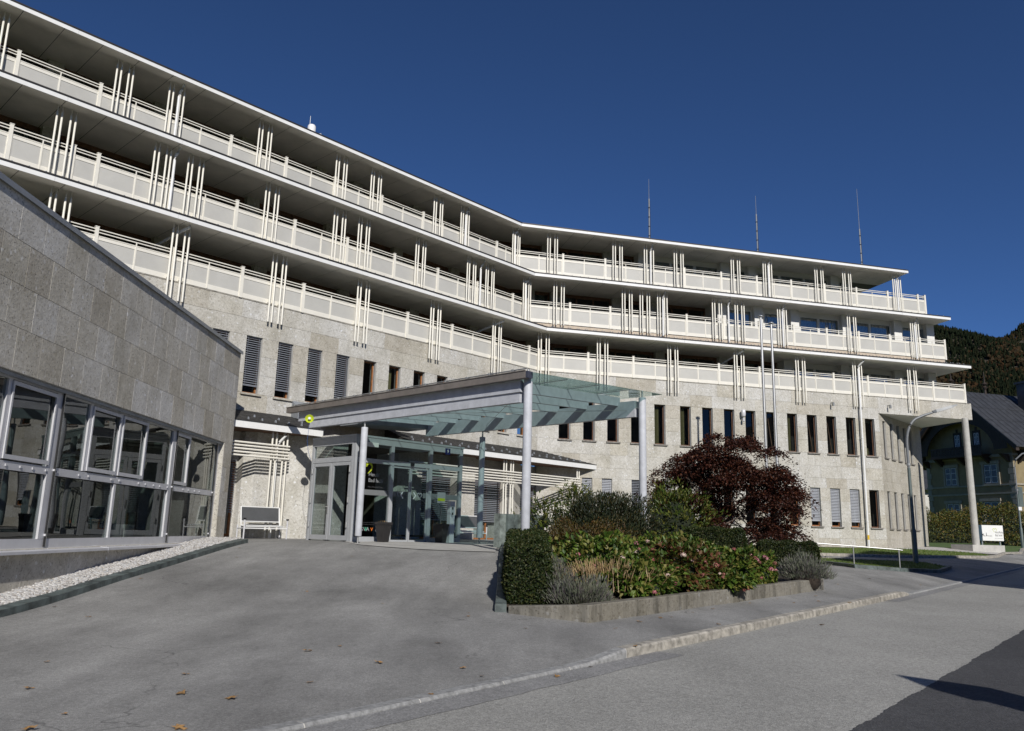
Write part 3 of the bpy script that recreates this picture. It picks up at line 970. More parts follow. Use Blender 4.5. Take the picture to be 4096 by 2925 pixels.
# rain pipes on the balconies
for (side, lv), ss in PIPES.items():
    F = FL if side == 'L' else FR
    o = OUT[lv] + 0.17
    zt = EDGE[lv + 1][1]; zb = {2: 10.8, 3: 14.0}[lv]
    for s in ss:
        pm = MB()
        pm.tube([F.p(s + .05, o + .2, zt + .02), F.p(s + .05, o + .2, zt - .08), F.p(s + .03, o + .12, zt - .2), F.p(s, o + .01, zt - .32), F.p(s, o, zt - .45), F.p(s, o, zb)], 0.05, 12)
        obj('rain_pipe', pm, 'white', bld, True)
for side, s in (('L', -19.0), ('L', -3.3), ('R', 11.3)):
    F = FL if side == 'L' else FR
    pm = MB(); pm.tube([F.p(s + .2, .45, 10.09), F.p(s + .2, .44, 9.98), F.p(s + .05, .2, 9.86), F.p(s - .35, -1.2, 9.45), F.p(s - .4, -1.35, 9.3), F.p(s - .4, -1.35, 8.3)], 0.05, 12)
    obj('rain_pipe', pm, 'white', bld, True)
pm = MB(); pm.tube([FR.p(19.08, .5, 10.09), FR.p(19.08, .5, 10.0), FR.p(18.98, .36, 9.85), FR.p(18.93, .2, 9.7), FR.p(18.92, .19, 9.5), FR.p(18.87, .19, -0.5)], 0.055, 12)
lp = obj('rain_pipe', pm, 'white', bld, True)
pm = MB(); pm.tube([FR.p(18.872, .19, 0.05), FR.p(18.874, .19, 0.3)], 0.0575, 12); obj('marking_band', pm, 'yellow', lp, True)
pm = MB()
for z in (7.9, 5.6, 3.2, 1.0): pm.tube([FR.p(18.87 + z * .005, .19, z), FR.p(18.87 + z * .005, .19, z + .05)], .068, 12); pm.box(FR, 18.87, 18.91, 0, .15, z, z + .03)
obj('pipe_clamps', pm, 'white', lp)

# rear walls of the balconies: piers, timber window walls, rooms
PIER = {('L', 1): [-26.8, -22.9, -19.1, -15.15, -11.15, -7.2, -3.3], ('R', 1): [-0.2, 3.3, 7.3, 11.2, 15.1, 18.9, 22.6],
        ('L', 2): [-26.7, -22.8, -18.95, -15.1, -11.25, -7.4, -3.6], ('R', 2): [0.0, 1.5, 5.2, 7.4, 11.2, 13.6, 16.0, 19.5, 23.2],
        ('L', 3): [-26.6, -22.6, -18.7, -14.9, -11.1, -9.0, -5.2, -3.4], ('R', 3): [1.35, 5.2, 7.25, 12.7, 14.6, 20.5]}
for lv in (1, 2, 3):
    zf, zc = FLOOR[lv], EDGE[lv + 1][1] + .012
    for side, F in (('L', FL), ('R', FR)):
        orr = OUT[lv] - 2.0
        ps = PIER[(side, lv)]
        send = -29.5 if side == 'L' else {1: 25.6, 2: 25.9, 3: 21.8}[lv]
        white_from = {('R', 1): 14.0, ('R', 2): 11.0, ('R', 3): 7.2}.get((side, lv), 1e9)
        s_m = mit(side, orr)
        # body behind
        bm = MB(); a0, a1 = (send, s_m) if side == 'L' else (s_m, send)
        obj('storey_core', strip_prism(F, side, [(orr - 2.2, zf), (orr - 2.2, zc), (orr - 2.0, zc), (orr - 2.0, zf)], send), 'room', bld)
        ends = sorted([p for p in ps] + [send, s_m])
        for a, b in zip(ends, ends[1:]):
            pier_at = min(ps, key=lambda q: abs(q - a))
            a2 = a + (0.55 if abs(pier_at - a) < 1e-6 else 0.0)
            white = a2 >= white_from
            om = orr + (0.0 if not white else (1.2 if lv == 2 else 0.45))
            if abs(pier_at - a) < 1e-6:
                pm = MB(); pm.box(F, a, a2, orr - .5, om + 0.28, zf, zc)
                obj('pier', pm, 'soffit_white' if a >= white_from - .1 else 'stone', bld)
            if b - a2 < 0.3: continue
            fr = MB()
            t = 0.09
            fr.box(F, a2, b, om - .07, om, zc - (.2 if not white else .32), zc); fr.box(F, a2, b, om - .07, om, zf, zf + .12)
            nb = max(1, int(round((b - a2) / (1.15 if not white else 1.55))))
            for i in range(nb + 1):
                s = a2 + (b - a2 - t) * i / nb
                wide = t if not white else (.16 if i not in (0, nb) else .3)
                fr.box(F, s, min(s + wide, b), om - .07, om, zf + .12, zc - (.2 if not white else .32))
            w = obj('window_wall', fr, 'timber' if not white else 'soffit_white', bld)
            for i in range(nb):
                c, d = a2 + (b - a2 - t) * i / nb + .05, a2 + (b - a2 - t) * (i + 1) / nb + .04
                obj('pane', MB().quad(F.p(c, om - .04, zf + .1), F.p(d, om - .04, zf + .1), F.p(d, om - .04, zc - .18), F.p(c, om - .04, zc - .18)), 'glass' if not white else 'glass_blue', w)
                if (white and i % 4 != 3) or (not white and random.random() < 0.2):
                    cm_ = MB(); n = 18; v = []
                    for q in range(n + 1):
                        s = c + (d - c) * (q / n) * (1.0 if white else .8)
                        oo = om - .25 - .04 * math.sin(q * 2.0)
                        v += [F.p(s, oo, zf + .06), F.p(s, oo, zc - .15)]
                    cm_.add(v, [(2 * q, 2 * q + 2, 2 * q + 3, 2 * q + 1) for q in range(n)])
                    obj('curtain', cm_, 'curtain_white', w)
    # white end wall of each storey on the right
    em = MB(); se = {1: 24.95, 2: 25.6, 3: 21.5}[lv]
    em.box(FR, se, se + .55, OUT[lv] - 2.6, OUT[lv] - {1: 1.2, 2: .55, 3: 1.55}[lv], zf, zc)
    obj('end_pier', em, 'soffit_white', bld)
    fm = strip_prism(FR, 'R', [(OUT[lv] - 12, zf - .2), (OUT[lv] - 12, zc), (OUT[lv] - 4.4, zc), (OUT[lv] - 4.4, zf - .2)], 24.5 if lv < 3 else 21.4)
    obj('body', fm, 'soffit_white', bld)
    fm = strip_prism(FL, 'L', [(OUT[lv] - 12, zf - .2), (OUT[lv] - 12, zc), (OUT[lv] - 4.4, zc), (OUT[lv] - 4.4, zf - .2)], -29.5)
    obj('body', fm, 'soffit_white', bld)
# floor and parapet of the first balcony
for side, F, send in (('L', FL, -27.0), ('R', FR, 26.6)):
    obj('balcony_floor', strip_prism(F, side, [(-0.07, 7.2), (-0.07, 8.06), (-0.3, 8.06), (-0.3, 7.5), (-4.4, 7.5), (-4.4, 7.2)], send), 'concrete_pale', bld)
    obj('coping', strip_prism(F, side, [(-0.30, 8.065), (-0.3, 8.095), (0.018, 8.095), (0.018, 8.065)], send), 'kerb', bld)
# fixtures on the right wall
fm = MB(); x, y, _ = FR.p(11.49, .22, 0)
fm.lathe((x, y), [(.03, 6.35), (.10, 6.4), (.12, 6.5), (.12, 6.72), (.10, 6.75)], 14); fm.box(FR, 11.46, 11.52, 0, .2, 6.2, 6.3); fm.lathe((x, y), [(.03, 6.1), (.06, 6.13), (.06, 6.28), (.03, 6.3)], 10)
obj('wall_lamp', fm, 'alu_light', bld, True)
for s, z in ((17.12, 7.48), (20.87, 7.57)):
    fm = MB(); fm.box(FR, s - .02, s + .02, 0, .28, z, z + .05); fm.box(FR, s - .05, s + .03, .16, .30, z - .16, z + .0)
    obj('wall_lamp', fm, 'galv', bld)

# --- lean-to roof and ground floor of the left facade
EO, EZB, EZT, WZ = 1.7, 3.19, 3.42, 4.02
def lean_to(s0, s1, sr0, sr1):
    """slate lean-to: eave from s0 to s1, its head on the wall from sr0 to sr1"""
    base = MB().add([FL.p(s0, EO - .03, EZT - .02), FL.p(s1, EO - .03, EZT - .02), FL.p(sr1, 0.0, WZ - .03), FL.p(sr0, 0.0, WZ - .03),
                     FL.p(s0, EO - .03, EZB + .03), FL.p(s1, EO - .03, EZB + .03), FL.p(sr1, 0.0, EZB + .03), FL.p(sr0, 0.0, EZB + .03)],
                    [(0, 1, 2, 3), (7, 6, 5, 4), (0, 4, 5, 1), (1, 5, 6, 2), (2, 6, 7, 3), (3, 7, 4, 0)])
    lt = obj('lean_to_roof', base, 'slate', bld)
    rows = 11
    for i in range(rows):
        f0, f1 = i / rows, (i + 1.25) / rows
        f1 = min(f1, 1)
        lo, hi = s0 + (sr0 - s0) * f0, s1 + (sr1 - s1) * f0
        mb = MB()
        s = lo - random.uniform(0, .3)
        while s < hi:
            w = random.uniform(.22, .34); a, b = max(s, lo), min(s + w - .008, hi)
            if b - a > .03:
                o0, o1 = EO + .03 - (EO + .03) * f0, EO + .03 - (EO + .03) * f1
                z0, z1 = EZT + (WZ - EZT) * f0 + .012, EZT + (WZ - EZT) * f1 - .004
                j = random.uniform(0, .008)
                mb.hexa([FL.p(a, o0, z0 - .008), FL.p(b, o0, z0 - .008), FL.p(b, o1, z1 - .01), FL.p(a, o1, z1 - .01),
                         FL.p(a, o0, z0 + .006 + j), FL.p(b, o0, z0 + .006 + j), FL.p(b, o1, z1), FL.p(a, o1, z1)])
            s += w
        obj('slate_course', mb, 'slate', lt)
    s = s0
    while s < s1 - .05:
        e_ = min(s + 3.2, s1)
        mb = MB(); mb.box(FL, s + .003, e_ - .003, EO - .028, EO, EZB, EZT)
        obj('fascia_board', mb, 'white', lt); s = e_
    cm_ = MB()
    k = 0
    o = 0.35
    while o < EO - .1:
        cm_.box(FL, s0 + .02, s1 - .1, o, o + .105, EZB + .012, EZB + .028); o += .115
    obj('ceiling_boards', cm_, 'timber_ceiling', lt, kind='stuff')
    for f, st_, off in ((.14, .52, 0), (.40, .95, .3)):
        o = EO * (1 - f); z = EZT + (WZ - EZT) * f + .012
        s = s0 + .3 + off
        hi = s1 + (sr1 - s1) * f
        while s < hi - .3:
            gm = MB(); gm.hexa([FL.p(s - .02, o + .06, z - .02), FL.p(s + .02, o + .06, z - .02), FL.p(s + .02, o - .05, z + .02), FL.p(s - .02, o - .05, z + .02),
                                FL.p(s - .02, o + .03, z + .08), FL.p(s + .02, o + .03, z + .08), FL.p(s + .02, o + .005, z + .085), FL.p(s - .02, o + .005, z + .085)])
            obj('snow_guard', gm, 'zinc', lt)
            s += st_
    return lt
lean_to(-20.5, -13.7, -20.5, -13.9)
lean_to(-9.6, 2.66, -9.6, 0.0)

# ground-floor wall behind the lean-to: folded piers and recessed windows
def folded(pts, zb, zt, name='ground_floor_wall'):
    mb = MB()
    for (s0, o0), (s1, o1) in zip(pts, pts[1:]):
        mb.quad(FL.p(s0, o0, zb), FL.p(s1, o1, zb), FL.p(s1, o1, zt), FL.p(s0, o0, zt))
    return obj(name, mb, 'stone', bld)
folded([(-20.5, .3), (-17.4, .3), (-16.15, .3), (-16.1, .55), (-15.75, .75), (-14.75, .75), (-14.0, 1.25), (-13.75, 1.3), (-13.72, 2.45), (-13.1, 2.45), (-13.1, 0.5)], -0.6, EZB + .03)
folded([(-10.0, .1), (-9.4, .75), (-8.1, .75), (-8.08, .35), (-6.15, .35), (-6.1, .75), (-5.0, .75), (-4.95, .35), (-3.0, .35), (-2.95, .75), (-2.55, .75), (-1.35, 0.15), (-1.3, -.2), (0.2, -.2)], -0.6, EZB + .03)
for s0, s1, o in ((-17.4, -16.3, .36), (-8.0, -6.25, .42), (-4.85, -3.1, .42), (-1.25, -0.2, -.1)):
    fr = MB()
    for a, b in ((s0, s0 + .08), (s1 - .08, s1), ((s0 + s1) / 2 - .04, (s0 + s1) / 2 + .04)): fr.box(FL, a, b, o, o + .05, -.4, 2.2)
    fr.box(FL, s0, s1, o, o + .05, -.45, -.3); fr.box(FL, s0, s1, o, o + .05, 2.1, 2.2)
    w = obj('window', fr, 'timber_light', bld)
    obj('pane', MB().quad(FL.p(s0, o + .02, -.4), FL.p(s1, o + .02, -.4), FL.p(s1, o + .02, 2.2), FL.p(s0, o + .02, 2.2)), 'glass_vest', w)
    obj('blind', blind_mb(FL, s0 + .02, s1 - .02, .45, 2.2, o + .14), 'blind', w)
# cream tube trellis along the lean-to
def trellis(s0, s1, groups, o, zh, zb, label='tube_trellis'):
    bm = MB()
    for s in groups:
        for d in s: bm.box(FL, d - .012, d + .012, o - .012, o + .012, EZB - .35, EZB + .02)
    tg = obj('tube_trellis', bm, 'soffit', bld)
    for z in zh:
        t = MB(); t.tube([FL.p(s0, o + .07, z), FL.p(s1, o + .07, z)], .034, 10); obj('tube', t, 'cream', tg, True)
    for s in groups:
        for d in s:
            t = MB(); t.tube([FL.p(d, o, zb), FL.p(d, o, EZB - .02)], .034, 10); obj('tube', t, 'cream', tg, True)
trellis(-20.4, -14.87, [(-15.52, -15.36, -15.08, -14.93)], 1.38, (2.73, 2.62, 2.51, 2.40, 2.29), -0.42)
trellis(-9.5, 1.55, [(-3.9, -3.74, -3.44, -3.28), (1.4, 1.56)], 1.45, (2.65, 2.535, 2.42, 2.30, 2.18), -0.42)
pm = MB(); pm.tube([FL.p(-15.12, 1.55, EZB + .01), FL.p(-15.12, 1.54, EZB - .1), FL.p(-15.22, 1.35, EZB - .32), FL.p(-15.25, 1.26, EZB - .5), FL.p(-15.25, 1.25, -.43)], .045, 12)
obj('rain_pipe', pm, 'white', bld, True)
# zinc flashing where the entrance roof meets the wall
zf_ = MB()
zf_.hexa([FL.p(-14.05, .02, 4.0), FL.p(-9.4, .02, 4.0), FL.p(-9.4, 1.5, 3.95), FL.p(-14.05, .5, 3.9), FL.p(-14.05, .02, 4.62), FL.p(-9.4, .02, 4.62), FL.p(-9.4, 1.5, 4.2), FL.p(-14.05, .5, 4.3)])
obj('flashing', zf_, 'zinc', bld)
# back of lobby, so that the vestibule opens into a dim hall
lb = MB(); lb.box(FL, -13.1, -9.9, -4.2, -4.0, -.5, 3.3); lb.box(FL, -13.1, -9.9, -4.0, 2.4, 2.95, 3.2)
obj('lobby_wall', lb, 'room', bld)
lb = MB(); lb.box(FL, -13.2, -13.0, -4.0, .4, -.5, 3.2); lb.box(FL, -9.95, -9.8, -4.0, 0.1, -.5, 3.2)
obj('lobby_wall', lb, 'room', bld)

# ------------------------------------------------------------------ entrance vestibule
VC = (-4.94, 25.65)
FV = Frame(VC, AL)                       # front
FVS = Frame(VC, AL - 90)                 # side: s runs back towards the wall, o towards the left... 
ves = thing('entrance_vestibule', (*VC, -0.45), 'glazed grey metal entrance vestibule with sliding doors below the canopy', 'vestibule')
VD, VW, VZ0, VZ1 = 2.46, 4.75, -0.44, 2.9
class FSide(Frame):
    pass
# side frame: s from the front corner backwards, outward normal = -FV.u
def vside(s, o, z):
    v = FV.o - FV.n * s - FV.u * o
    return (v[0], v[1], z)
class PF:
    def __init__(self, fn): self.p = fn
SV = PF(vside)
fm = MB()
t = .13
# front frame
for s in (0.0, 1.46, 3.17, VW - .14):
    fm.box(FV, s, s + .13, -.12, 0, VZ0, 2.72)
fm.box(FV, 0, VW, -.12, .004, 2.70, VZ1)
for a, b in ((.13, 1.46), (1.59, 3.17), (3.30, VW - .14)):
    fm.box(FV, a, b, -.118, -.003, 2.08, 2.22)
fm.box(FV, .13, 1.46, -.118, -.003, VZ0, -.27); fm.box(FV, 3.30, VW - .14, -.118, -.003, VZ0, -.27)
fm.box(FV, -.03, VW + .03, -VD, .03, VZ1, VZ1 + .06)
obj('front_frame', fm, 'alu', ves)
fs = MB()
fs.box(SV, 0.0, .12, .003, .14, VZ0, 2.7) if False else None
def sbox(mb, s0, s1, o0, o1, z0, z1):
    q = [SV.p(s0, o1, z0), SV.p(s0, o0, z0), SV.p(s1, o0, z0), SV.p(s1, o1, z0)]
    mb.hexa(q + [(x, y, z1) for x, y, _ in q])
for a, b in ((.12, .2), (VD - .1, VD)): sbox(fs, a, b, -.10, .004, VZ0, 2.7)
sbox(fs, .12, VD, -.10, .006, 2.66, VZ1 - .003); sbox(fs, .2, VD - .1, -.10, .002, 2.1, 2.26)
obj('side_frame', fs, 'alu', ves)
def vpane(fn, a, b, z0, z1, o, mat='glass_vest', nm='pane', par=ves):
    mb = MB()
    if fn is FV: mb.quad(FV.p(a, o, z0), FV.p(b, o, z0), FV.p(b, o, z1), FV.p(a, o, z1))
    else: mb.quad(SV.p(b, o, z0), SV.p(a, o, z0), SV.p(a, o, z1), SV.p(b, o, z1))
    return obj(nm, mb, mat, par)
for a, b in ((.13, 1.46), (1.59, 3.17), (3.30, VW - .14)): vpane(FV, a, b, 2.22, 2.7, -.06)
vpane(FV, .13, 1.46, -.27, 2.08, -.06); vpane(FV, 3.30, VW - .14, -.27, 2.08, -.06)
vpane(SV, .2, VD - .1, 2.26, 2.66, -.05)
# sliding doors
for a, b in ((1.60, 2.37), (2.39, 3.16)):
    dm = MB()
    for c, d in ((a, a + .045), (b - .045, b)): dm.box(FV, c, d, -.10, -.05, -.42, 2.05)
    dm.box(FV, a + .045, b - .045, -.10, -.05, -.42, -.36); dm.box(FV, a + .045, b - .045, -.10, -.05, 2.0, 2.05)
    d_ = obj('sliding_door', dm, 'alu', ves); vpane(FV, a + .045, b - .045, -.36, 2.0, -.075, par=d_)
sm = MB(); sm.box(FV, 2.30, 2.42, 0.0, .07, 2.11, 2.20); obj('door_sensor', sm, 'black', ves)
# double side door
for a, b in ((.2, 1.27), (1.29, VD - .1)):
    dm = MB()
    for c, d in ((a + .01, a + .11), (b - .11, b - .01)): sbox(dm, c, d, -.07, -.01, -.40, 2.09)
    sbox(dm, a + .11, b - .11, -.07, -.01, -.40, -.25); sbox(dm, a + .11, b - .11, -.07, -.01, 1.98, 2.09)
    d_ = obj('side_door', dm, 'alu', ves); vpane(SV, a + .11, b - .11, -.25, 1.98, -.04, par=d_)
    for z in (0.0, .78, 1.75):
        hm = MB(); s = a + .02 if a < 1 else b - .02
        hm.tube([SV.p(s, .03, z), SV.p(s, .03, z + .17)], .026, 8); obj('hinge', hm, 'steel', d_, True)
    if a > 1:
        hm = MB(); s = a + .06
        hm.tube([SV.p(s, .0, .66), SV.p(s, .06, .66), SV.p(s + .13, .06, .66)], .012, 8); sbox(hm, s - .02, s + .02, -.01, .01, .45, .72)
        obj('handle', hm, 'steel', d_)
# lettering and logos on the glass
def heart(F, s, z, size, o, w=.16):
    """open brush-drawn heart: a broken outline"""
    pts = []
    for k in range(34):
        tt = -2.75 + 5.1 * k / 33
        x = 16 * math.sin(tt) ** 3; y = 13 * math.cos(tt) - 5 * math.cos(2 * tt) - 2 * math.cos(3 * tt) - math.cos(4 * tt)
        pts.append((s + x / 34 * size, z + y / 34 * size))
    mb = MB(); v = []
    for i, (x, y) in enumerate(pts):
        a, b = pts[max(i - 1, 0)], pts[min(i + 1, len(pts) - 1)]
        dx, dy = b[0] - a[0], b[1] - a[1]; L_ = math.hypot(dx, dy) + 1e-9
        ww = size * w * .5 * (0.25 + 0.75 * math.sin(math.pi * i / (len(pts) - 1)) ** .6)
        v += [F.p(x - dy / L_ * ww, o, y + dx / L_ * ww), F.p(x + dy / L_ * ww, o, y - dx / L_ * ww)]
    mb.add(v, [(2 * i, 2 * i + 1, 2 * i + 3, 2 * i + 2) for i in range(len(pts) - 1)])
    return mb
obj('heart_logo', heart(FV, .48, 1.88, .52, -.045), 'lime', ves)
obj('lettering', text_mb('Herzk', .17, FV, .60, 1.66, -.045), 'print_grey', ves)
obj('lettering', text_mb('Bad Ischl', .17, FV, .60, 1.47, -.045), 'print_grey', ves)
obj('lettering', text_mb('Herz-Kreislauf-Zentrum', .075, FV, .60, 1.29, -.045), 'print_dark', ves)
for a, b in ((.14, 1.45), (1.65, 1.78), (2.95, 3.11), (3.31, VW - .15)):
    mb = MB(); mb.quad(FV.p(a, -.044, 1.05), FV.p(b, -.044, 1.05), FV.p(b, -.044, 1.22), FV.p(a, -.044, 1.22)); obj('frosted_strip', mb, 'frost', ves)
obj('heart_mark', heart(FV, 1.93, 1.13, .22, -.044, .2), 'print_grey', ves)
obj('heart_mark', heart(FV, 2.80, 1.13, .22, -.044, .2), 'print_grey', ves)
for s, g in ((2.1, -1), (2.5, 1)):
    mb = MB()
    for q in (1, -1):
        mb.quad(FV.p(s + g * .10, -.043, 1.12), FV.p(s, -.043, 1.12 + q * .12), FV.p(s + g * .05, -.043, 1.12 + q * .12), FV.p(s + g * .15, -.043, 1.12))
    obj('arrow_mark', mb, 'print_white', ves)
obj('lettering', text_mb('SVA', .17, FV, .42, -.09, -.045, sx=1.15), 'print_grey', ves)
obj('lettering', text_mb('V', .17, FV, .56, -.09, -.043, sx=1.15), 'print_green', ves)
obj('lettering', text_mb('v', .24, FV, .80, -.09, -.045), 'print_orange', ves)
obj('lettering', text_mb('Vinzenz', .09, FV, 1.0, .0, -.045), 'print_grey', ves)
obj('lettering', text_mb('Gruppe', .09, FV, 1.0, -.1, -.045), 'print_grey', ves)
obj('lettering', text_mb('Gesundheitseinrichtung der Sozialversicherung', .05, FV, .16, .16, -.045), 'print_dark', ves)
obj('lettering', text_mb('der gewerblichen Wirtschaft (SVA) und der Vinzenz Gruppe', .045, FV, .16, .10, -.045), 'print_dark', ves)
mb = MB(); mb.quad(FV.p(3.62, -.043, 0.92), FV.p(4.0, -.043, 0.92), FV.p(4.0, -.043, 1.30), FV.p(3.62, -.043, 1.30)); nt_ = obj('notice', mb, 'print_grey', ves)
mb = MB(); mb.quad(FV.p(3.64, -.041, 0.99), FV.p(3.98, -.041, 0.99), FV.p(3.98, -.041, 1.09), FV.p(3.64, -.041, 1.09)); obj('notice_band', mb, 'lime', nt_)
mb = MB(); mb.box(FV, 3.86, 4.09, .005, .022, 2.63, 2.85); pl_ = obj('house_number_plate', mb, 'blue', ves)
obj('numeral', text_mb('9', .17, FV, 3.975, 2.69, .024, 'CENTER'), 'print_white', pl_)
mb = MB(); mb.box(FV, .42, .85, .005, .07, 2.60, 2.74); obj('emergency_light', mb, 'soffit_white', ves)
# floor slab under the canopy and steps of paving
q = [FV.p(.05, -2.4, 0), FV.p(4.7, -2.4, 0), FV.p(4.7, -.02, 0), FV.p(.05, -.02, 0)]
struct('vestibule_floor', MB().prism([(x, y) for x, y, _ in q][::-1], -.7, -.437), 'paving')

# luggage trolley behind the glass
tr = thing('luggage_trolley', FV.p(3.3, -1.0, -.43), 'chrome luggage trolley with arched rails behind the right glass pane', 'trolley')
mb = MB()
for s in (2.55, 3.25, 3.95):
    pts = [FV.p(s, -.8, -.2), FV.p(s, -.8, .75)] + [FV.p(s + .27 - .27 * math.cos(k * math.pi / 6), -.8, .75 + .27 * math.sin(k * math.pi / 6)) for k in range(1, 6)] + [FV.p(s + .54, -.8, .75), FV.p(s + .54, -.8, -.2)]
    mb.tube(pts, .018, 8)
obj('rail', mb, 'steel', tr, True)
mb = MB(); mb.box(FV, 2.5, 4.5, -1.2, -.6, -.26, -.2); obj('platform', mb, 'black', tr)
for s in (2.65, 4.35):
    mb = MB(); mb.tube([FV.p(s, -.72, -.36), FV.p(s, -.66, -.36)], .07, 12); obj('wheel', mb, 'black', tr)

# ------------------------------------------------------------------ canopy
CA = np.array([-4.52, 24.69]); FC = Frame(CA, AL + 90)        # s runs outwards along beam A, o = -AL (towards the left)
can = thing('entrance_canopy', (*CA, -0.46), 'glass roofed entrance canopy on pale blue grey timber beams and round posts', 'canopy')
SB = -5.165                                                     # beam B lies at o = SB
for (o, zb, zt) in ((0, 3.24, 3.78), (SB, 3.49, 3.98)):
    mb = MB(); mb.box(FC, -3.0, 6.56, o - .08, o + .08, zb, zt); obj('beam', mb, 'beam', can)
    if o == 0:
        mb = MB(); mb.box(FC, -3.6, 6.62, o + .03, o + .12, 3.5, 3.80); obj('fascia_beam', mb, 'beam', can)
for s, o, top, bot in ((0, 0, 3.06, -.24), (6.78, 0, 3.86, -.7), (0, SB, 3.28, -.24), (6.78, SB, 4.06, -.7)):
    x, y, _ = FC.p(s, o, 0)
    r = .105 if s < 1 else .112
    mb = MB(); mb.lathe((x, y), [(r * .93, bot), (r, bot + .02), (r, top - .02), (r * .93, top)], 20)
    c_ = obj('post', mb, 'beam', can, True)
    mb = MB(); mb.lathe((x, y), [(.028, -.5), (.028, bot)], 10); mb.lathe((x, y), [(.028, top), (.028, top + .22)], 10)
    obj('spigot', mb, 'steel', c_, True)
    if s > 1:
        mb = MB(); mb.box(FC, 6.5, 6.8, o - .03, o + .03, 3.55 if o == 0 else 3.75, 3.75 if o == 0 else 3.95); obj('bracket', mb, 'galv', c_)
def roofz(o): return 3.93 + (-o) / 5.165 * .245
for k in range(8):
    s = 5.9 - 1.215 * k
    mb = MB()
    q = []
    for oo, dz in ((.10, 0), (SB - .02, 0)):
        q.append((oo, roofz(oo)))
    (oa, za), (ob_, zb_) = q
    mb.hexa([FC.p(s - .05, oa, za - .30), FC.p(s + .05, oa, za - .30), FC.p(s + .05, ob_, zb_ - .30), FC.p(s - .05, ob_, zb_ - .30),
             FC.p(s - .05, oa, za - .03), FC.p(s + .05, oa, za - .03), FC.p(s + .05, ob_, zb_ - .03), FC.p(s - .05, ob_, zb_ - .03)])
    obj('rafter', mb, 'beam', can)
for k in range(8):
    s0, s1 = 7.12 - 1.215 * k, 7.12 - 1.215 * (k + 1) + .012
    a = -5.75; b = .18
    mb = MB()
    q = [FC.p(s1, b, roofz(b)), FC.p(s0, b, roofz(b)), FC.p(s0, a, roofz(a)), FC.p(s1, a, roofz(a))]
    mb.add(q + [(x, y, z + .016) for x, y, z in q], [(0, 1, 2, 3)[::-1], (4, 5, 6, 7), (0, 4, 5, 1)[::-1], (1, 5, 6, 2)[::-1], (2, 6, 7, 3)[::-1], (3, 7, 4, 0)[::-1]])
    obj('glass_pane', mb, 'glass_roof', can)
mb = MB()
for oo in (-1.2, -2.6, -4.0):
    mb.tube([FC.p(-3.4, oo, roofz(oo) - .02), FC.p(7.1, oo, roofz(oo) - .02)], .012, 6)
obj('glass_clamp_rail', mb, 'galv', can)
mb = MB(); mb.tube([FC.p(6.3, -.1, 3.45), FC.p(.3, SB + .1, 3.7)], .008, 6); mb.tube([FC.p(.3, -.1, 3.45), FC.p(6.3, SB + .1, 3.7)], .008, 6); obj('tie_rod', mb, 'steel', can)
mb = MB(); mb.box(FC, -4.1, 6.95, .13, .31, 3.80, 3.985); mb.box(FC, -4.1, 6.95, .30, .33, 3.98, 4.0); obj('gutter', mb, 'gutter', can)
mb = MB(); mb.box(FC, 6.952, 7.02, .10, .30, 3.80, 3.97); obj('gutter_end', mb, 'navy', can)
mb = MB(); mb.tube([FC.p(-3.9, .20, 4.06), FC.p(6.9, .20, 4.06)], .016, 6); obj('snow_rail', mb, 'galv', can)
for k in range(13):
    mb = MB(); s = -3.8 + k * .85; mb.box(FC, s, s + .05, .12, .24, 3.99, 4.08); obj('rail_clip', mb, 'galv', can)
mb = MB(); mb.hexa([FC.p(-4.2, -2.0, 3.62), FC.p(-2.9, -2.0, 3.62), FC.p(-2.9, SB, 3.75), FC.p(-4.2, SB, 3.75), FC.p(-4.2, -2.0, 3.98), FC.p(-2.9, -2.0, 3.98), FC.p(-2.9, SB, 4.12), FC.p(-4.2, SB, 4.12)])
obj('rear_roof', mb, 'zinc', can)

# lime dish lamp on the gutter corner
dl = thing('dish_lamp', FC.p(-2.75, .30, 3.3), 'lime yellow round dish with white bulb on the lean-to corner', 'dish lamp')
dc = np.array(FC.p(-2.45, .42, 3.45)); dn = np.array([.15, -.97, .12]); dn /= np.linalg.norm(dn)
e1 = np.cross(dn, [0, 0, 1]); e1 /= np.linalg.norm(e1); e2 = np.cross(e1, dn)
mb = MB(); v = []; f = []
for i in range(5):
    r = .14 * i / 4
    for k in range(24):
        an = 2 * math.pi * k / 24; v.append(dc + r * (math.cos(an) * e1 + math.sin(an) * e2) + dn * (.08 * (i / 4) ** 2))
for i in range(4):
    for k in range(24):
        a, b = i * 24 + k, i * 24 + (k + 1) % 24; f.append((a, b, b + 24, a + 24))
mb.add(v, f); obj('dish', mb, 'lime', dl, True)
mb = MB(); mb.tube([dc + dn * .02, dc + dn * .10, dc + dn * .13], [.035, .05, .03], 12); obj('bulb', mb, 'white', dl, True)
mb = MB(); mb.tube([dc - dn * .0 - e2 * .0, dc - dn * .06 - e2 * .25], .015, 8); obj('bracket', mb, 'galv', dl)
cb = MB(); cb.tube([dc - e2 * .25 - dn * .05, dc - e2 * .7 + e1 * .02, dc - e2 * 1.1 - e1 * .05, dc - e2 * 1.35 - e1 * .15], .006, 6)
obj('cable', cb, 'cable', dl)

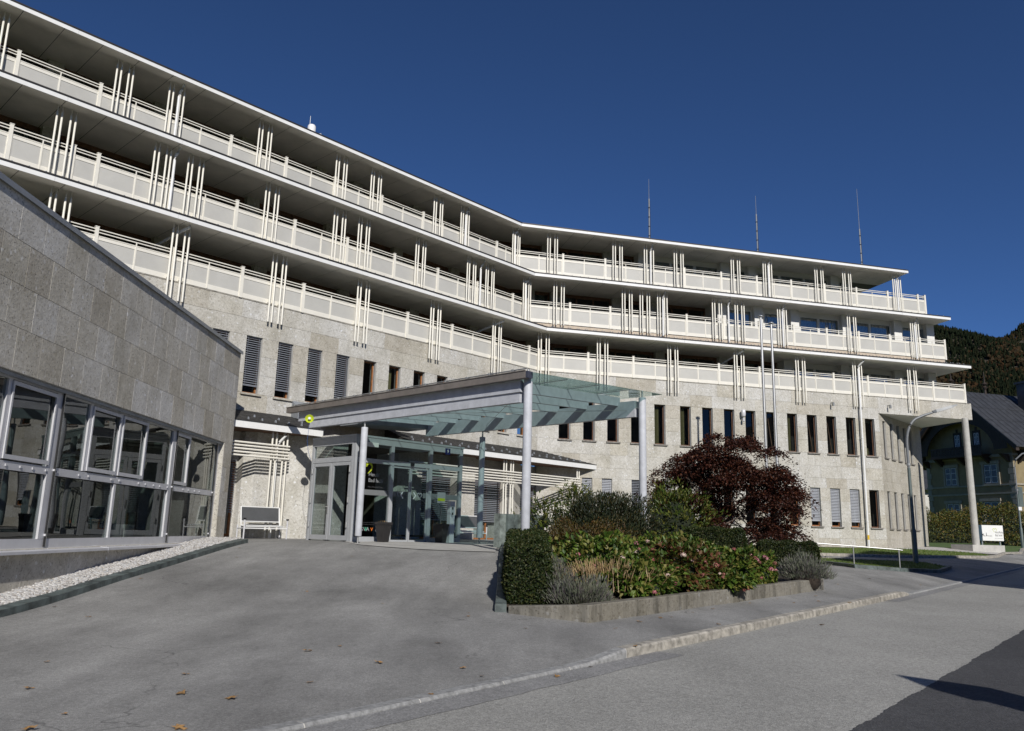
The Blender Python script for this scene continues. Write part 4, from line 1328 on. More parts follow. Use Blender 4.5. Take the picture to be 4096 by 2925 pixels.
# ------------------------------------------------------------------ low wing on the left
WC = (-8.99, 25.9)
FWg = Frame(WC, AW)
wing = thing('low_wing', (*WC, -0.47), 'low stone wing with a band of large grey framed windows', 'building wing')
T0, T1 = -20.0, -0.78                       # window band
WZ0, WZ1, WTOP = -0.52, 2.52, 5.56
wh = [(T0, T1, WZ0, WZ1)]
ww_ = obj('wall', wall_with_holes(FWg, -24, 0.0, -2.2, WTOP, wh, -0.42, -0.008), 'joint', wing)
wb = [5.54, 4.77, 4.02, 3.28, 2.52, 1.76, 1.0, 0.24, -.52, -1.28, -2.0]
rr = random.Random(5)
for j in range(len(wb) - 1):
    z1, z0 = wb[j], wb[j + 1]
    off = -0.0 if j % 2 == 0 else -0.40
    inside = z0 >= WZ0 - .01 and z1 <= WZ1 + .01
    s = off - 0.0
    if j % 2: slab(ww_, FWg, -.40, 0.0, z0, z1, 0, .06, 'slab_wing', .007)
    while s > -22:
        a, b = s - 0.795, s
        if inside:
            if b > T1 + .02 and a < 0:
                slab(ww_, FWg, max(a, T1), b, z0, z1, 0, .06, 'slab_wing', .007)
        else:
            slab(ww_, FWg, a, b, z0, z1, 0, .06, 'slab_wing', .007)
        s -= 0.795
# end wall facing away, roof and coping
em = MB(); em.box(FWg, -.42, -0.005, -9, -.07, -1.2, WTOP); obj('end_wall', em, 'stone_wing', wing)
rm = MB(); rm.box(FWg, -24, -.0, -9, -.1, WTOP - .5, WTOP - .3); obj('roof', rm, 'slate', wing)
cp = MB(); cp.box(FWg, -24, .06, -.45, .05, WTOP, WTOP + .075); cp.box(FWg, -24, .06, .049, .055, WTOP - .03, WTOP + .075)
obj('coping', cp, 'zinc', wing)
# bright stone reveal at the right end of the window band
rvl = MB(); rvl.box(FWg, T1 - .02, T1 - .002, -.40, -.004, WZ0, WZ1); obj('reveal', rvl, 'stone', wing)
# frame
OG = -0.16
fm = MB()
mains = [-16.5, -10.35, -4.4]
up_m = [-18.2, -15.0, -13.5, -12.05, -9.08, -7.63, -6.19, -3.28]
lo_m = [-13.3, -7.58]
TR = 0.93
fm.box(FWg, T0, T1, OG - .08, OG + .02, WZ1 - .10, WZ1); fm.box(FWg, T0, T1, OG - .08, OG + .02, WZ0, WZ0 + .17)
fm.box(FWg, T0, T1 - .0, OG - .08, OG + .022, TR - .08, TR + .07)
for s in mains: fm.box(FWg, s - .14, s + .14, OG - .08, OG + .024, WZ0 + .17, WZ1 - .1)
for s in up_m: fm.box(FWg, s - .055, s + .055, OG - .08, OG + .018, TR + .09, WZ1 - .1)
for s in lo_m: fm.box(FWg, s - .05, s + .05, OG - .08, OG + .018, WZ0 + .17, TR - .1)
fm.box(FWg, T1 - .12, T1 - .022, OG - .08, OG + .02, WZ0 + .17, WZ1 - .1)
wf = obj('window_frame', fm, 'alu_light', wing)
def wpanes(divs, z0, z1, half):
    ed = sorted(divs + [T0, T1 - .1])
    for a, b in zip(ed, ed[1:]):
        c, d = a + half, b - half
        obj('pane', MB().quad(FWg.p(c, OG - .02, z0), FWg.p(d, OG - .02, z0), FWg.p(d, OG - .02, z1), FWg.p(c, OG - .02, z1)), 'glass_wing', wf)
wpanes(mains + up_m, TR + .09, WZ1 - .1, .05); wpanes(mains + lo_m, WZ0 + .17, TR - .1, .05)
# opening sashes in every second upper light
for a, b in ((-12.05, -10.35), (-9.08, -7.63), (-7.63, -6.19), (-4.4, -3.28)):
    a2, b2 = a + .06, b - (.15 if b in mains else .06)
    sm = MB(); t = .045
    sm.box(FWg, a2, a2 + t, OG + .02, OG + .045, TR + .1, WZ1 - .12); sm.box(FWg, b2 - t, b2, OG + .02, OG + .045, TR + .1, WZ1 - .12)
    sm.box(FWg, a2 + t, b2 - t, OG + .02, OG + .045, TR + .1, TR + .18); sm.box(FWg, a2 + t, b2 - t, OG + .02, OG + .045, WZ1 - .19, WZ1 - .12)
    obj('sash', sm, 'alu_light', wf)
for s in sorted(mains + up_m + lo_m + [-11.2, -5.3, -2.4]):
    for d in (-.2, .2):
        sm = MB(); sm.box(FWg, s + d - .02, s + d + .02, OG + .024, OG + .04, TR - .025, TR + .015); obj('screw_cap', sm, 'alu_light', wf)
# awning guide rails in front of the glass and the awning box above
for s in (-10.28, -4.33, -1.1, -16.4):
    gm = MB(); gm.box(FWg, s - .012, s + .012, -.13, -.10, WZ0 + .02, WZ1 - .02); g_ = obj('awning_guide', gm, 'black', wing)
    gm = MB(); gm.box(FWg, s + .013, s + .028, -.13, -.10, WZ0 + .02, WZ1 - .02); obj('guide_edge', gm, 'steel', g_)
    for z in (WZ0 + .22, TR):
        gm = MB(); gm.box(FWg, s - .018, s + .018, OG + .02, -.10, z, z + .04); obj('guide_bracket', gm, 'alu_light', g_)
am = MB(); am.box(FWg, T0, T1 - .03, -.27, -.05, WZ1 - .07, WZ1 - .005); obj('awning_box', am, 'zinc', wing)
# metal window ledge with drip edge
s = T1 + .12
for e_ in (-3.6, -8.2, -12.8, -17.4, -21):
    sm = MB(); sm.hexa([FWg.p(e_, .17, WZ0 - .085), FWg.p(s, .17, WZ0 - .085), FWg.p(s, -.30, WZ0 - .04), FWg.p(e_, -.30, WZ0 - .04),
                        FWg.p(e_, .17, WZ0 - .035), FWg.p(s, .17, WZ0 - .035), FWg.p(s, -.30, WZ0 + .015), FWg.p(e_, -.30, WZ0 + .015)])
    l_ = obj('window_ledge', sm, 'alu_light', wing)
    sm = MB(); sm.hexa([FWg.p(e_ - .02, .175, WZ0 - .085), FWg.p(e_ + .02, .175, WZ0 - .085), FWg.p(e_ + .02, -.28, WZ0 - .04), FWg.p(e_ - .02, -.28, WZ0 - .04), FWg.p(e_ - .02, .175, WZ0 - .028), FWg.p(e_ + .02, .175, WZ0 - .028), FWg.p(e_ + .02, -.28, WZ0 + .021), FWg.p(e_ - .02, -.28, WZ0 + .021)]); obj('ledge_joint', sm, 'alu_light', l_)
    s = e_
# interior
im = MB(); im.box(FWg, -22, -.5, -6.2, -6, -1, 3); obj('room_wall', im, 'room', wing)
im = MB(); im.box(FWg, -22, -.45, -6, -.45, -.75, -.56); obj('room_floor', im, 'timber_ceiling', wing)
im = MB(); im.box(FWg, -22, -.45, -6, -.45, 2.75, 2.9); obj('room_ceiling', im, 'room', wing)
for s in (-5.0, -5.7):
    pb = MB(); pb.box(FWg, s - .3, s + .25, -1.3, -.8, -.5, -.06); obj('white_box', pb, 'soffit_white', wing)

# green stone kerb and white pebble strip along the wing
sk = tag(bpy.data.objects.new('stone_edging', None), kind='structure'); col.objects.link(sk); sk.location = (0, 0, EYE); ORG[sk.name] = np.zeros(3)
y = 5.0
while y < 24.3:
    ln = random.uniform(1.2, 1.9); y1 = min(y + ln, 24.6)
    xa, xb = -7.72, -7.98
    q = []
    for yy in (y + .004, y1 - .004):
        z = gz(-7.7, yy)
        q.append([(xa, yy, z - .15), (xa, yy, z + .11), (xb, yy, z + .115), (xb, yy, z - .15)])
    a, b = q
    obj('edging_stone', MB().add(a + b, [(0, 1, 5, 4), (1, 2, 6, 5), (2, 3, 7, 6), (0, 3, 2, 1), (4, 5, 6, 7)]), 'greenstone', sk)
    y = y1
mb = MB()
for i in range(8):
    pass
bed = MB(); n = 24
for i in range(n + 1):
    yy = 5 + 19.7 * i / n; z = gz(-7.7, yy)
    bed.v += [(-7.97, yy, z + .10), (-8.95, yy, z + .12)]
    if i: b = 2 * i; bed.f.append((b - 2, b, b + 1, b - 1))
struct('pebble_bed', bed, 'pebble')
# pebbles as one uncountable mass
pv = []; pf = []
ico = np.array([(0, 0, 1), (.89, 0, .45), (.28, .85, .45), (-.72, .53, .45), (-.72, -.53, .45), (.28, -.85, .45), (.72, .53, -.45), (-.28, .85, -.45), (-.89, 0, -.45), (-.28, -.85, -.45), (.72, -.53, -.45), (0, 0, -1)])
icf = [(0, 1, 2), (0, 2, 3), (0, 3, 4), (0, 4, 5), (0, 5, 1), (1, 6, 2), (2, 7, 3), (3, 8, 4), (4, 9, 5), (5, 10, 1), (6, 7, 2), (7, 8, 3), (8, 9, 4), (9, 10, 5), (10, 6, 1)]
N = 5200
xs = rng.uniform(-8.93, -7.98, N); ys = 8.5 + 16.1 * rng.random(N) ** 1.0
zs = gz_arr(np.c_[np.full(N, -7.7), ys]) + .11
for i in range(N):
    r = rng.uniform(.018, .042)
    sc = np.array([r * rng.uniform(.8, 1.4), r * rng.uniform(.8, 1.4), r * .7])
    a = rng.uniform(0, 6.28); ca, sa = math.cos(a), math.sin(a)
    q = ico * sc
    q = np.c_[q[:, 0] * ca - q[:, 1] * sa + xs[i], q[:, 0] * sa + q[:, 1] * ca + ys[i], q[:, 2] + zs[i] + rng.uniform(0, .02)]
    b = len(pv); pv += q.tolist(); pf += [(x + b, y_ + b, z + b) for x, y_, z in icf]
mtp, ntp, bsp = new_mat('pebbles by stone')
g_ = ntp.nodes.new('ShaderNodeNewGeometry')
cc = ramp(ntp, g_.outputs['Random Per Island'], (0.0, (.26, .23, .2)), (.15, (.42, .39, .36)), (.5, (.53, .52, .5)), (.9, (.64, .63, .62)), (1, (.36, .38, .4)))
ntp.links.new(cc, bsp.inputs['Base Color']); bsp.inputs['Roughness'].default_value = .7
mb = MB(); mb.v = pv; mb.f = pf
tag(obj('white_pebbles', mb, mtp, None, True), 'white pebbles in a strip along the foot of the low wing', 'pebbles', kind='stuff')

# ------------------------------------------------------------------ roof masts and antenna
for s, top, mid, nm in ((7.85, 21.3, 20.0, 'leftmost'), (15.15, 21.2, 19.95, 'middle'), (22.7, 22.7, 19.9, 'rightmost')):
    b = FR.p(s, -3.6, 16.85)
    mt_ = thing('lightning_rod', b, {'leftmost': 'slender lightning rod on the flat roof, leftmost of the three', 'middle': 'slender lightning rod on the flat roof, middle and shortest of the three', 'rightmost': 'slender lightning rod on the flat roof, rightmost and tallest of the three'}[nm], 'lightning rod', 'lightning rods on the roof')
    mb = MB(); mb.tube([b, (b[0], b[1], mid)], .045, 8); obj('mast', mb, 'galv', mt_, True)
    mb = MB(); mb.tube([(b[0], b[1], mid), (b[0], b[1], top)], [.022, .012], 6); obj('tip', mb, 'steel', mt_)
    mb = MB(); mb.tube([(b[0] + .07, b[1], 16.9), (b[0] + .05, b[1], mid - .1)], .014, 6)
    for z in np.arange(17.6, mid, .6): mb.tube([(b[0], b[1], z), (b[0], b[1], z + .05)], .06, 8)
    obj('down_wire', mb, 'black', mt_)
    mb = MB(); mb.lathe((b[0], b[1]), [(.16, 16.75), (.13, 16.95), (.05, 17.35)], 10); obj('foot', mb, 'black', mt_)
b = FL.p(-11.5, -4.4, 17.1)
an_ = thing('mobile_antenna', b, 'white cylindrical antenna cluster above the left roof edge', 'antenna')
mb = MB(); mb.lathe((b[0], b[1]), [(.17, 17.3), (.19, 17.35), (.19, 18.45), (.15, 18.52)], 16); obj('radome', mb, 'white', an_, True)
for dx in (-.42, .36):
    mb = MB(); mb.lathe((b[0] + dx, b[1] + dx * .6), [(.08, 17.3), (.09, 17.4), (.09, 18.15), (.07, 18.2)], 12); obj('side_antenna', mb, 'alu_light', an_, True)
mb = MB(); mb.tube([(b[0] - .1, b[1], 17.0), (b[0] - .1, b[1], 19.0)], [.03, .012], 8); mb.tube([(b[0] - .45, b[1] - .2, 17.5), (b[0] + .4, b[1] + .2, 17.5)], .025, 6); obj('mast', mb, 'galv', an_)

# ------------------------------------------------------------------ flagpoles
for i, (x, y, zt, lab) in enumerate(((11.55, 36.0, 10.08, 'taller aluminium flagpole, left one of the pair before the right facade'), (12.04, 36.05, 9.78, 'shorter aluminium flagpole, right one of the pair before the right facade'))):
    zg = gz(x, y)
    fp_ = thing('flagpole', (x, y, zg), lab, 'flagpole', 'flagpoles before the right facade')
    mb = MB(); mb.lathe((x, y), [(.088, zg - .1), (.088, zg + 2.5), (.075, 3.5), (.052, zt - .05), (.05, zt)], 14); obj('pole', mb, 'steel', fp_, True)
    mb = MB(); mb.lathe((x, y), [(.05, zt), (.13, zt + .03), (.13, zt + .06), (.03, zt + .11)], 14); obj('cap', mb, 'galv', fp_, True)

# ------------------------------------------------------------------ street lamps
def lamp(base, curve, head_dir, lab, mat):
    x, y, z = base
    L_ = thing('street_lamp', base, lab, 'street lamp', 'street lamps')
    mb = MB(); mb.lathe((x, y), [(.10, z - .1), (.10, z + 1.35), (.085, z + 1.4), (.072, z + 1.45), (.062, curve[0][2])], 14); obj('post', mb, mat, L_, True)
    mb = MB(); mb.lathe((x, y), [(.082, z + 4.0), (.082, z + 4.1)], 14); obj('joint_ring', mb, 'galv', L_)
    mb = MB(); mb.tube(curve, [.055] * (len(curve) - 1) + [.04], 12); obj('arm', mb, 'lamphead', L_, True)
    return L_
c1 = [(16.6, 33.3, 3.0), (16.6, 33.3, 4.0)] + [(16.6 + .62 * (1 - math.cos(t_)), 33.3 - .05 * math.sin(t_), 4.0 + 1.12 * math.sin(t_)) for t_ in [R(x) for x in range(8, 75, 8)]] + [(17.35, 33.22, 5.21), (17.78, 33.16, 5.36)]
L1_ = lamp((16.6, 33.3, gz(16.6, 33.3)), c1, None, 'curved neck street lamp with flat grey head before the stone corner', 'lampgreen')
hd = MB(); a_ = np.array([17.72, 33.16, 5.36]); b_ = np.array([18.70, 33.05, 5.66]); dd = (b_ - a_) / np.linalg.norm(b_ - a_); sd = np.array([-dd[1], dd[0], 0]); sd /= np.linalg.norm(sd); uu = np.cross(dd, sd) * -1
uu = np.array([0, 0, 1.0]) - dd * dd[2]; uu /= np.linalg.norm(uu)
hv = []
for t_, w_, h0, h1 in ((0, .06, -.05, .05), (.12, .11, -.07, .06), (.75, .13, -.06, .05), (1.0, .07, -.01, .03)):
    c_ = a_ + dd * t_ * np.linalg.norm(b_ - a_)
    hv += [c_ - sd * w_ + uu * h0, c_ + sd * w_ + uu * h0, c_ + sd * w_ * .8 + uu * h1, c_ - sd * w_ * .8 + uu * h1]
hd.add(hv, [(4 * i + k, 4 * i + (k + 1) % 4, 4 * i + 4 + (k + 1) % 4, 4 * i + 4 + k) for i in range(3) for k in range(4)] + [(0, 1, 2, 3), (15, 14, 13, 12)])
obj('lamp_head', hd, 'lamphead', L1_)
gl_ = MB(); gl_.add([a_ + dd * .2 - sd * .09 - uu * .075, a_ + dd * .2 + sd * .09 - uu * .075, a_ + dd * .85 + sd * .09 - uu * .06, a_ + dd * .85 - sd * .09 - uu * .06], [(0, 1, 2, 3)]); obj('lamp_glass', gl_, 'print_grey', L1_)
zl2 = gz(36.1, 57.2)
c2 = [(36.1, 57.2, 3.5), (36.1, 57.2, 5.4), (36.2, 57.15, 5.95), (36.6, 57.0, 6.35), (37.2, 56.8, 6.5), (38.0, 56.6, 6.5)]
L2_ = lamp((36.1, 57.2, zl2), c2, None, 'street lamp carrying small sign boxes at the far right edge', 'lampgreen')
mb = MB(); mb.box(Frame((36.1, 57.2), 60), -.35, .35, .06, .14, 2.7, 4.3) if False else mb.box(Frame((36.1, 57.2), 75), .05, .42, -.06, .06, 2.62, 4.0); obj('sign_box', mb, 'lampgreen', L2_)
mb = MB(); mb.box(Frame((36.1, 57.2), 75), -.12, .16, .04, .1, 2.35, 2.6); obj('small_plate', mb, 'print_white', L2_)
mb = MB(); mb.lathe((37.9, 56.6), [(.05, 6.55), (.2, 6.45), (.22, 6.35), (.1, 6.3)], 12); obj('lamp_head', mb, 'galv', L2_)

# ------------------------------------------------------------------ sign board
FG = Frame((35.42, 61.0), 84)
sg = thing('sign_board', FG.p(.9, 0, gz(36.3, 61)), 'white clinic sign board on short posts in the lawn at the far right', 'sign')
mb = MB(); mb.box(FG, 0, 1.84, -.30, 0, .22, 1.36); obj('board', mb, 'white', sg)
for s in (.18, 1.62):
    mb = MB(); mb.box(FG, s - .04, s + .04, -.19, -.11, -.5, .22); obj('leg', mb, 'galv', sg)
obj('heart_logo', heart(FG, 1.17, 1.0, .34, .004, .1), 'lime', sg)
obj('lettering', text_mb('HerzReha', .22, FG, 1.18, .78, .004, sx=.72), 'print_dark', sg)
obj('lettering', text_mb('Bad Ischl', .22, FG, 1.18, .56, .004, sx=.72), 'print_dark', sg)
obj('lettering', text_mb('Herz-Kreislauf-Zentrum', .09, FG, 1.12, .38, .004, sx=.72), 'print_grey', sg)
obj('lettering', text_mb('Haupteingang', .10, FG, .52, .55, .004, sx=.72), 'print_dark', sg)
mb = MB()
mb.quad(FG.p(.12, .004, .72), FG.p(.16, .004, .72), FG.p(.16, .004, .52), FG.p(.12, .004, .52)[:3])
mb.quad(FG.p(.12, .004, .72), FG.p(.12, .004, .68), FG.p(.28, .004, .68), FG.p(.28, .004, .72))
mb.quad(FG.p(.14, .004, .66), FG.p(.18, .004, .70), FG.p(.30, .004, .58), FG.p(.27, .004, .55)); mb.quad(FG.p(.27, .004, .54), FG.p(.27, .004, .58), FG.p(.38, .004, .58), FG.p(.38, .004, .54))
obj('arrow', mb, 'print_dark', sg)
mb = MB(); mb.quad(FG.p(.43, .004, .55), FG.p(.46, .004, .55), FG.p(.48, .004, .68), FG.p(.45, .004, .68)); mb.quad(FG.p(.47, .004, .55), FG.p(.5, .004, .55), FG.p(.49, .004, .68), FG.p(.46, .004, .68)); mb.quad(FG.p(.445, .004, .68), FG.p(.49, .004, .68), FG.p(.485, .004, .78), FG.p(.45, .004, .78)); mb.quad(FG.p(.455, .004, .79), FG.p(.482, .004, .79), FG.p(.482, .004, .82), FG.p(.455, .004, .82))
obj('walking_figure', mb, 'print_dark', sg)

# ------------------------------------------------------------------ benches
def bench(s, o, lab, zg=-.44):
    F = FL
    bt = thing('bench', F.p(s + .75, o, zg), lab, 'bench', 'metal benches by the wall')
    w = 1.58
    for k, ss in enumerate((s, s + w)):
        mb = MB(); mb.tube([F.p(ss, o + .22, zg), F.p(ss, o + .22, zg + .62)], .026, 8); obj('leg', mb, 'alu_light', bt, True)
        mb = MB(); mb.tube([F.p(ss, o - .22, zg), F.p(ss, o - .22, zg + .45)], .026, 8); obj('leg', mb, 'alu_light', bt, True)
        mb = MB(); mb.tube([F.p(ss, o + .22, zg + .34), F.p(ss, o - .20, zg + .34)], .02, 8); obj('side_bar', mb, 'alu_light', bt)
        mb = MB(); mb.box(F, ss - .03, ss + .03, o + .18, o + .26, zg + .62, zg + .67); obj('armrest_cap', mb, 'black', bt)
        i_ = s + .08 if k == 0 else s + w - .08
        mb = MB(); mb.tube([F.p(i_, o + .14, zg + .40), F.p(i_, o - .12, zg + .43), F.p(i_, o - .17, zg + .55), F.p(i_, o - .24, zg + 1.04)], .022, 8); obj('seat_frame', mb, 'white', bt, True)
    mb = MB()
    for oo, zz in ((.14, .40), (-.12, .43), (-.172, .56), (-.24, 1.04)): mb.tube([F.p(s + .08, o + oo, zg + zz), F.p(s + w - .08, o + oo, zg + zz)], .02, 8)
    mb.tube([F.p(s, o + .22, zg + .34), F.p(s + w, o + .22, zg + .34)], .02, 8)
    obj('cross_bar', mb, 'white', bt)
    mb = MB(); mb.quad(F.p(s + .1, o - .175, zg + .57), F.p(s + w - .1, o - .175, zg + .57), F.p(s + w - .1, o - .238, zg + 1.03), F.p(s + .1, o - .238, zg + 1.03)); obj('back_panel', mb, 'mesh_dark', bt)
    mb = MB(); mb.box(F, s + .1, s + w - .1, o - .11, o + .15, zg + .405, zg + .43); obj('seat_panel', mb, 'mesh_dark', bt)
bench(-16.62, 1.75, 'silver bench with dark mesh back by the left stone wall')
bench(-7.2, 1.95, 'shaded bench with dark mesh back between canopy posts')

# ------------------------------------------------------------------ pots, intercom, steles
for s, o, lab in ((.86, .55, 'dark tapered plant pot beside the sliding door, left one'), (3.32, .55, 'dark tapered plant pot right of the sliding door')):
    c_ = FV.p(s, o, -.44); pt = thing('plant_pot', c_, lab, 'plant pot', 'plant pots at the entrance')
    mb = MB(); h_ = .62; q0, q1, q2 = .15, .225, .25
    def sq(r, z): return [(c_[0] + dx * r, c_[1] + dy * r, z) for dx, dy in ((-1, -.3), (.3, -1), (1, .3), (-.3, 1))]
    lv_ = [sq(q0 * 1.15, -.44), sq(q1 * 1.1, .12), sq(q2 * 1.1, .12), sq(q2 * 1.1, .20), sq(q1, .20), sq(q1, .14)]
    v = [p_ for l in lv_ for p_ in l]
    mb.add(v, [(4 * i + k, 4 * i + (k + 1) % 4, 4 * i + 4 + (k + 1) % 4, 4 * i + 4 + k) for i in range(5) for k in range(4)] + [(3, 2, 1, 0), (20, 21, 22, 23)])
    obj('pot', mb, 'pot', pt)
    mb = MB(); mb.lathe((c_[0], c_[1]), [(.16, .10), (.19, .17), (.02, .19)], 10); obj('soil', mb, 'soil', pt)
    mb = MB()
    for k in range(14):
        an = random.uniform(0, 6.28); r = random.uniform(.03, .17); x, y = c_[0] + r * math.cos(an), c_[1] + r * math.sin(an)
        mb.tube([(x, y, .16), (x + random.uniform(-.05, .05), y + random.uniform(-.05, .05), random.uniform(.19, .25))], .006, 3)
    obj('dry_stalks', mb, 'strawstem', pt, kind='stuff')
c_ = FV.p(3.86, .42, -.44); ic = thing('intercom_pillar', c_, 'slim grey intercom pillar right of the sliding door', 'intercom')
mb = MB(); mb.box(FV, 3.76, 3.97, .34, .50, -.44, .98); obj('housing', mb, 'alu_light', ic)
mb = MB(); mb.box(FV, 3.80, 3.93, .501, .506, .45, .86); f_ = obj('front_plate', mb, 'alu', ic)
for z in (.70, .52):
    mb = MB(); mb.box(FV, 3.835, 3.895, .507, .512, z, z + .08); obj('button', mb, 'black', f_)
ste = thing('stone_stele_row', (-.24, 24.4, -.5), 'row of upright green stone slabs behind the clipped hedge', 'stone slabs')
FT = Frame((-.24, 24.45), AL)
s = 0
for k, w in enumerate((.20, .15, .27, .30, .20, .22, .15, .30, .25)):
    mb = MB(); mb.box(FT, s + .004, s + w - .004, -.30 if k % 2 else -.26, .0 if k % 2 == 0 else -.09, -.6, .52 + random.uniform(-.015, .03)); obj('slab', mb, ('greenstone_l', 'greenstone_l', 'greenstone', 'greenstone')[k % 4] if k != 1 else 'greenstone_l', ste); s += w

# ------------------------------------------------------------------ planter
PLc = np.array([1.37, 13.65]); PRc = np.array([8.28, 21.55]); PLl = np.array([-.17, 14.28])
pln = thing('raised_planter', (2.5, 16, -1.35), 'long raised planting bed with low lichen-stained concrete wall', 'planter')
def wall_seg(a, b, th, ztop_a, ztop_b, mat, name='wall_segment'):
    a, b = np.array(a, float), np.array(b, float); d = (b - a) / np.linalg.norm(b - a); nrm = np.array([-d[1], d[0]])
    za, zb = gz(*a) - .1, gz(*b) - .1
    q = [(*a, za), (*b, zb), (*(b + nrm * th), zb), (*(a + nrm * th), za), (*a, ztop_a - .015), (*b, ztop_b - .015), (*(b + nrm * th), ztop_b - .015), (*(a + nrm * th), ztop_a - .015)]
    mb = MB().hexa(q)
    mb.f = [f for f in mb.f]
    i = .012
    top = [(*(a + nrm * i), ztop_a), (*(b + nrm * i), ztop_b), (*(b + nrm * (th - i)), ztop_b), (*(a + nrm * (th - i)), ztop_a)]
    bq = len(mb.v); mb.v += top
    mb.f.remove((4, 5, 6, 7)); mb.f += [(4, 5, bq + 1, bq), (5, 6, bq + 2, bq + 1), (6, 7, bq + 3, bq + 2), (7, 4, bq, bq + 3), (bq, bq + 1, bq + 2, bq + 3)]
    return obj(name, mb, mat, pln)
wall_seg(PLl + (PLc - PLl) * .14, PLc, .20, -1.24, -1.15, 'concrete')
npc = 6
for k in range(npc):
    f0, f1 = k / npc, (k + 1) / npc
    wall_seg(PLc + (PRc - PLc) * f0 + (PRc - PLc) * .0004, PLc + (PRc - PLc) * f1 - (PRc - PLc) * .0004, .24, -1.15 + .15 * f0, -1.15 + .15 * f1, 'concrete')
wall_seg(PRc, PRc + np.array([-.45, .85]) * 3, .22, -1.0, -.75, 'concrete')
y = 14.28; k = 0
while y < 24.2:
    y1 = y + (1.3 if k else .55); xo = -.19
    wall_seg((xo, min(y1, 24.4) - .006), (xo, y), .20, gz(xo, min(y1, 24.4)) + .14, gz(xo, y) + .14, 'greenstone', 'edging_stone') if False else wall_seg((xo + .2, y), (xo + .2, min(y1, 24.4) - .006), .20, gz(xo, y) + .14, gz(xo, min(y1, 24.4)) + .14, 'greenstone', 'edging_stone')
    y = y1; k += 1
mb = MB(); q = []
poly = [PLl + (.1, .1), PLc + (.05, .15), PRc + (-.1, .1), np.array([7.1, 24.2]), np.array([4.5, 25.5]), np.array([-.1, 24.3])]
for x, y in poly: q.append((x, y, max(gz(x, y) + .08, -1.29)))
cx_, cy_ = np.mean([p_[0] for p_ in q]), np.mean([p_[1] for p_ in q])
mb.add(q + [(cx_, cy_, -.72)], [(i, (i + 1) % 6, 6) for i in range(6)]); obj('soil', mb, 'soil', pln)

# ------------------------------------------------------------------ lawns, edging, handrails
def poly_sheet(name, pts, mat, dz, kind='structure'):
    c = np.mean(np.array(pts), axis=0); mb = MB()
    n = len(pts)
    rings = 5
    for r in range(rings):
        f = 1 - r / rings
        for p_ in pts:
            q = c + (np.array(p_) - c) * f; mb.v.append((q[0], q[1], gz(*q) + dz))
    mb.v.append((c[0], c[1], gz(*c) + dz))
    for r in range(rings - 1):
        for i in range(n): mb.f.append((r * n + i, r * n + (i + 1) % n, (r + 1) * n + (i + 1) % n, (r + 1) * n + i))
    for i in range(n): mb.f.append(((rings - 1) * n + i, (rings - 1) * n + (i + 1) % n, rings * n))
    return struct(name, mb, mat)
def dens(pts, step=1.0):
    out = []
    for a, b in zip(pts, pts[1:] + pts[:1]):
        a, b = np.array(a, float), np.array(b, float); k = max(1, int(np.linalg.norm(b - a) / step))
        out += [tuple(a + (b - a) * i / k) for i in range(k)]
    return out
lawnA = [(11.2, 35.9), (14.9, 36.7), (17.8, 37.55), (20.9, 39.3), (24.0, 40.95), (25.2, 42.3), (25.2, 43.8), (22.8, 44.6), (21.6, 44.75), (16.5, 43.55), (11, 42.1), (6, 40.9), (6, 36.5)]
lawnB = [(12.05, 31.25), (12.25, 29.1), (13.84, 29.0), (15.8, 30.0), (17.4, 32.4), (17.3, 34.1), (14.5, 33.75), (13.0, 33.95), (9.5, 33.5), (9.5, 31.6)]
lawnC = [(24.3, 51.5), (27.6, 46.9), (29.8, 47.6), (33.4, 53.2), (37.5, 58.5), (41, 64.5), (36, 68), (28, 60)]
poly_sheet('forecourt_paving', dens([(-5.1, 25.55), (-4.4, 24.15), (-2.6, 23.0), (-.32, 21.5), (-.32, 24.4), (1.4, 27.0), (-1.0, 29.9), (-1.7, 29.2)], .8), 'paving', .016)
poly_sheet('lawn', dens(lawnA), 'lawn', .05); poly_sheet('lawn', dens(lawnB), 'lawn', .07); poly_sheet('lawn', dens(lawnC), 'lawn', .05)
poly_sheet('gravel_strip', dens([(21.4, 44.9), (22.9, 44.75), (25.1, 44.0), (26.2, 43.9), (28.6, 46.0), (27.5, 46.8), (25.6, 47.0), (25.9, 49.6)]), 'pebble', .045)
def grass(poly, n, hmin, hmax, dz):
    pts = np.array(poly); lo, hi = pts.min(0), pts.max(0)
    out = []
    def inside(x, y):
        c = False; j = len(poly) - 1
        for i in range(len(poly)):
            xi, yi = poly[i]; xj, yj = poly[j]
            if (yi > y) != (yj > y) and x < (xj - xi) * (y - yi) / (yj - yi) + xi: c = not c
            j = i
        return c
    while len(out) < n:
        x, y = random.uniform(lo[0], hi[0]), random.uniform(lo[1], hi[1])
        if inside(x, y): out.append((x, y))
    z = gz_arr(out) + dz
    mb = MB()
    for (x, y), zz in zip(out, z):
        h = random.uniform(hmin, hmax); a = random.uniform(0, 6.28); w = .012; b = len(mb.v)
        mb.v += [(x - w * math.cos(a), y - w * math.sin(a), zz), (x + w * math.cos(a), y + w * math.sin(a), zz), (x + random.uniform(-.03, .03), y + random.uniform(-.03, .03), zz + h)]
        mb.f.append((b, b + 1, b + 2))
    return mb
MT['grass'] = leaf_mat('grass blades', (.10, .17, .03), (.13, .21, .04), (.17, .23, .05), (.2, .21, .08))
for pl_, n_, lab in ((lawnA, 14000, 'mown grass blades of the lawn below the right facade'), (lawnB, 9000, 'mown grass blades of the narrow strip behind the handrail')):
    tag(obj('grass', grass(pl_, n_, .04, .09, .045), 'grass'), lab, 'grass', kind='stuff')
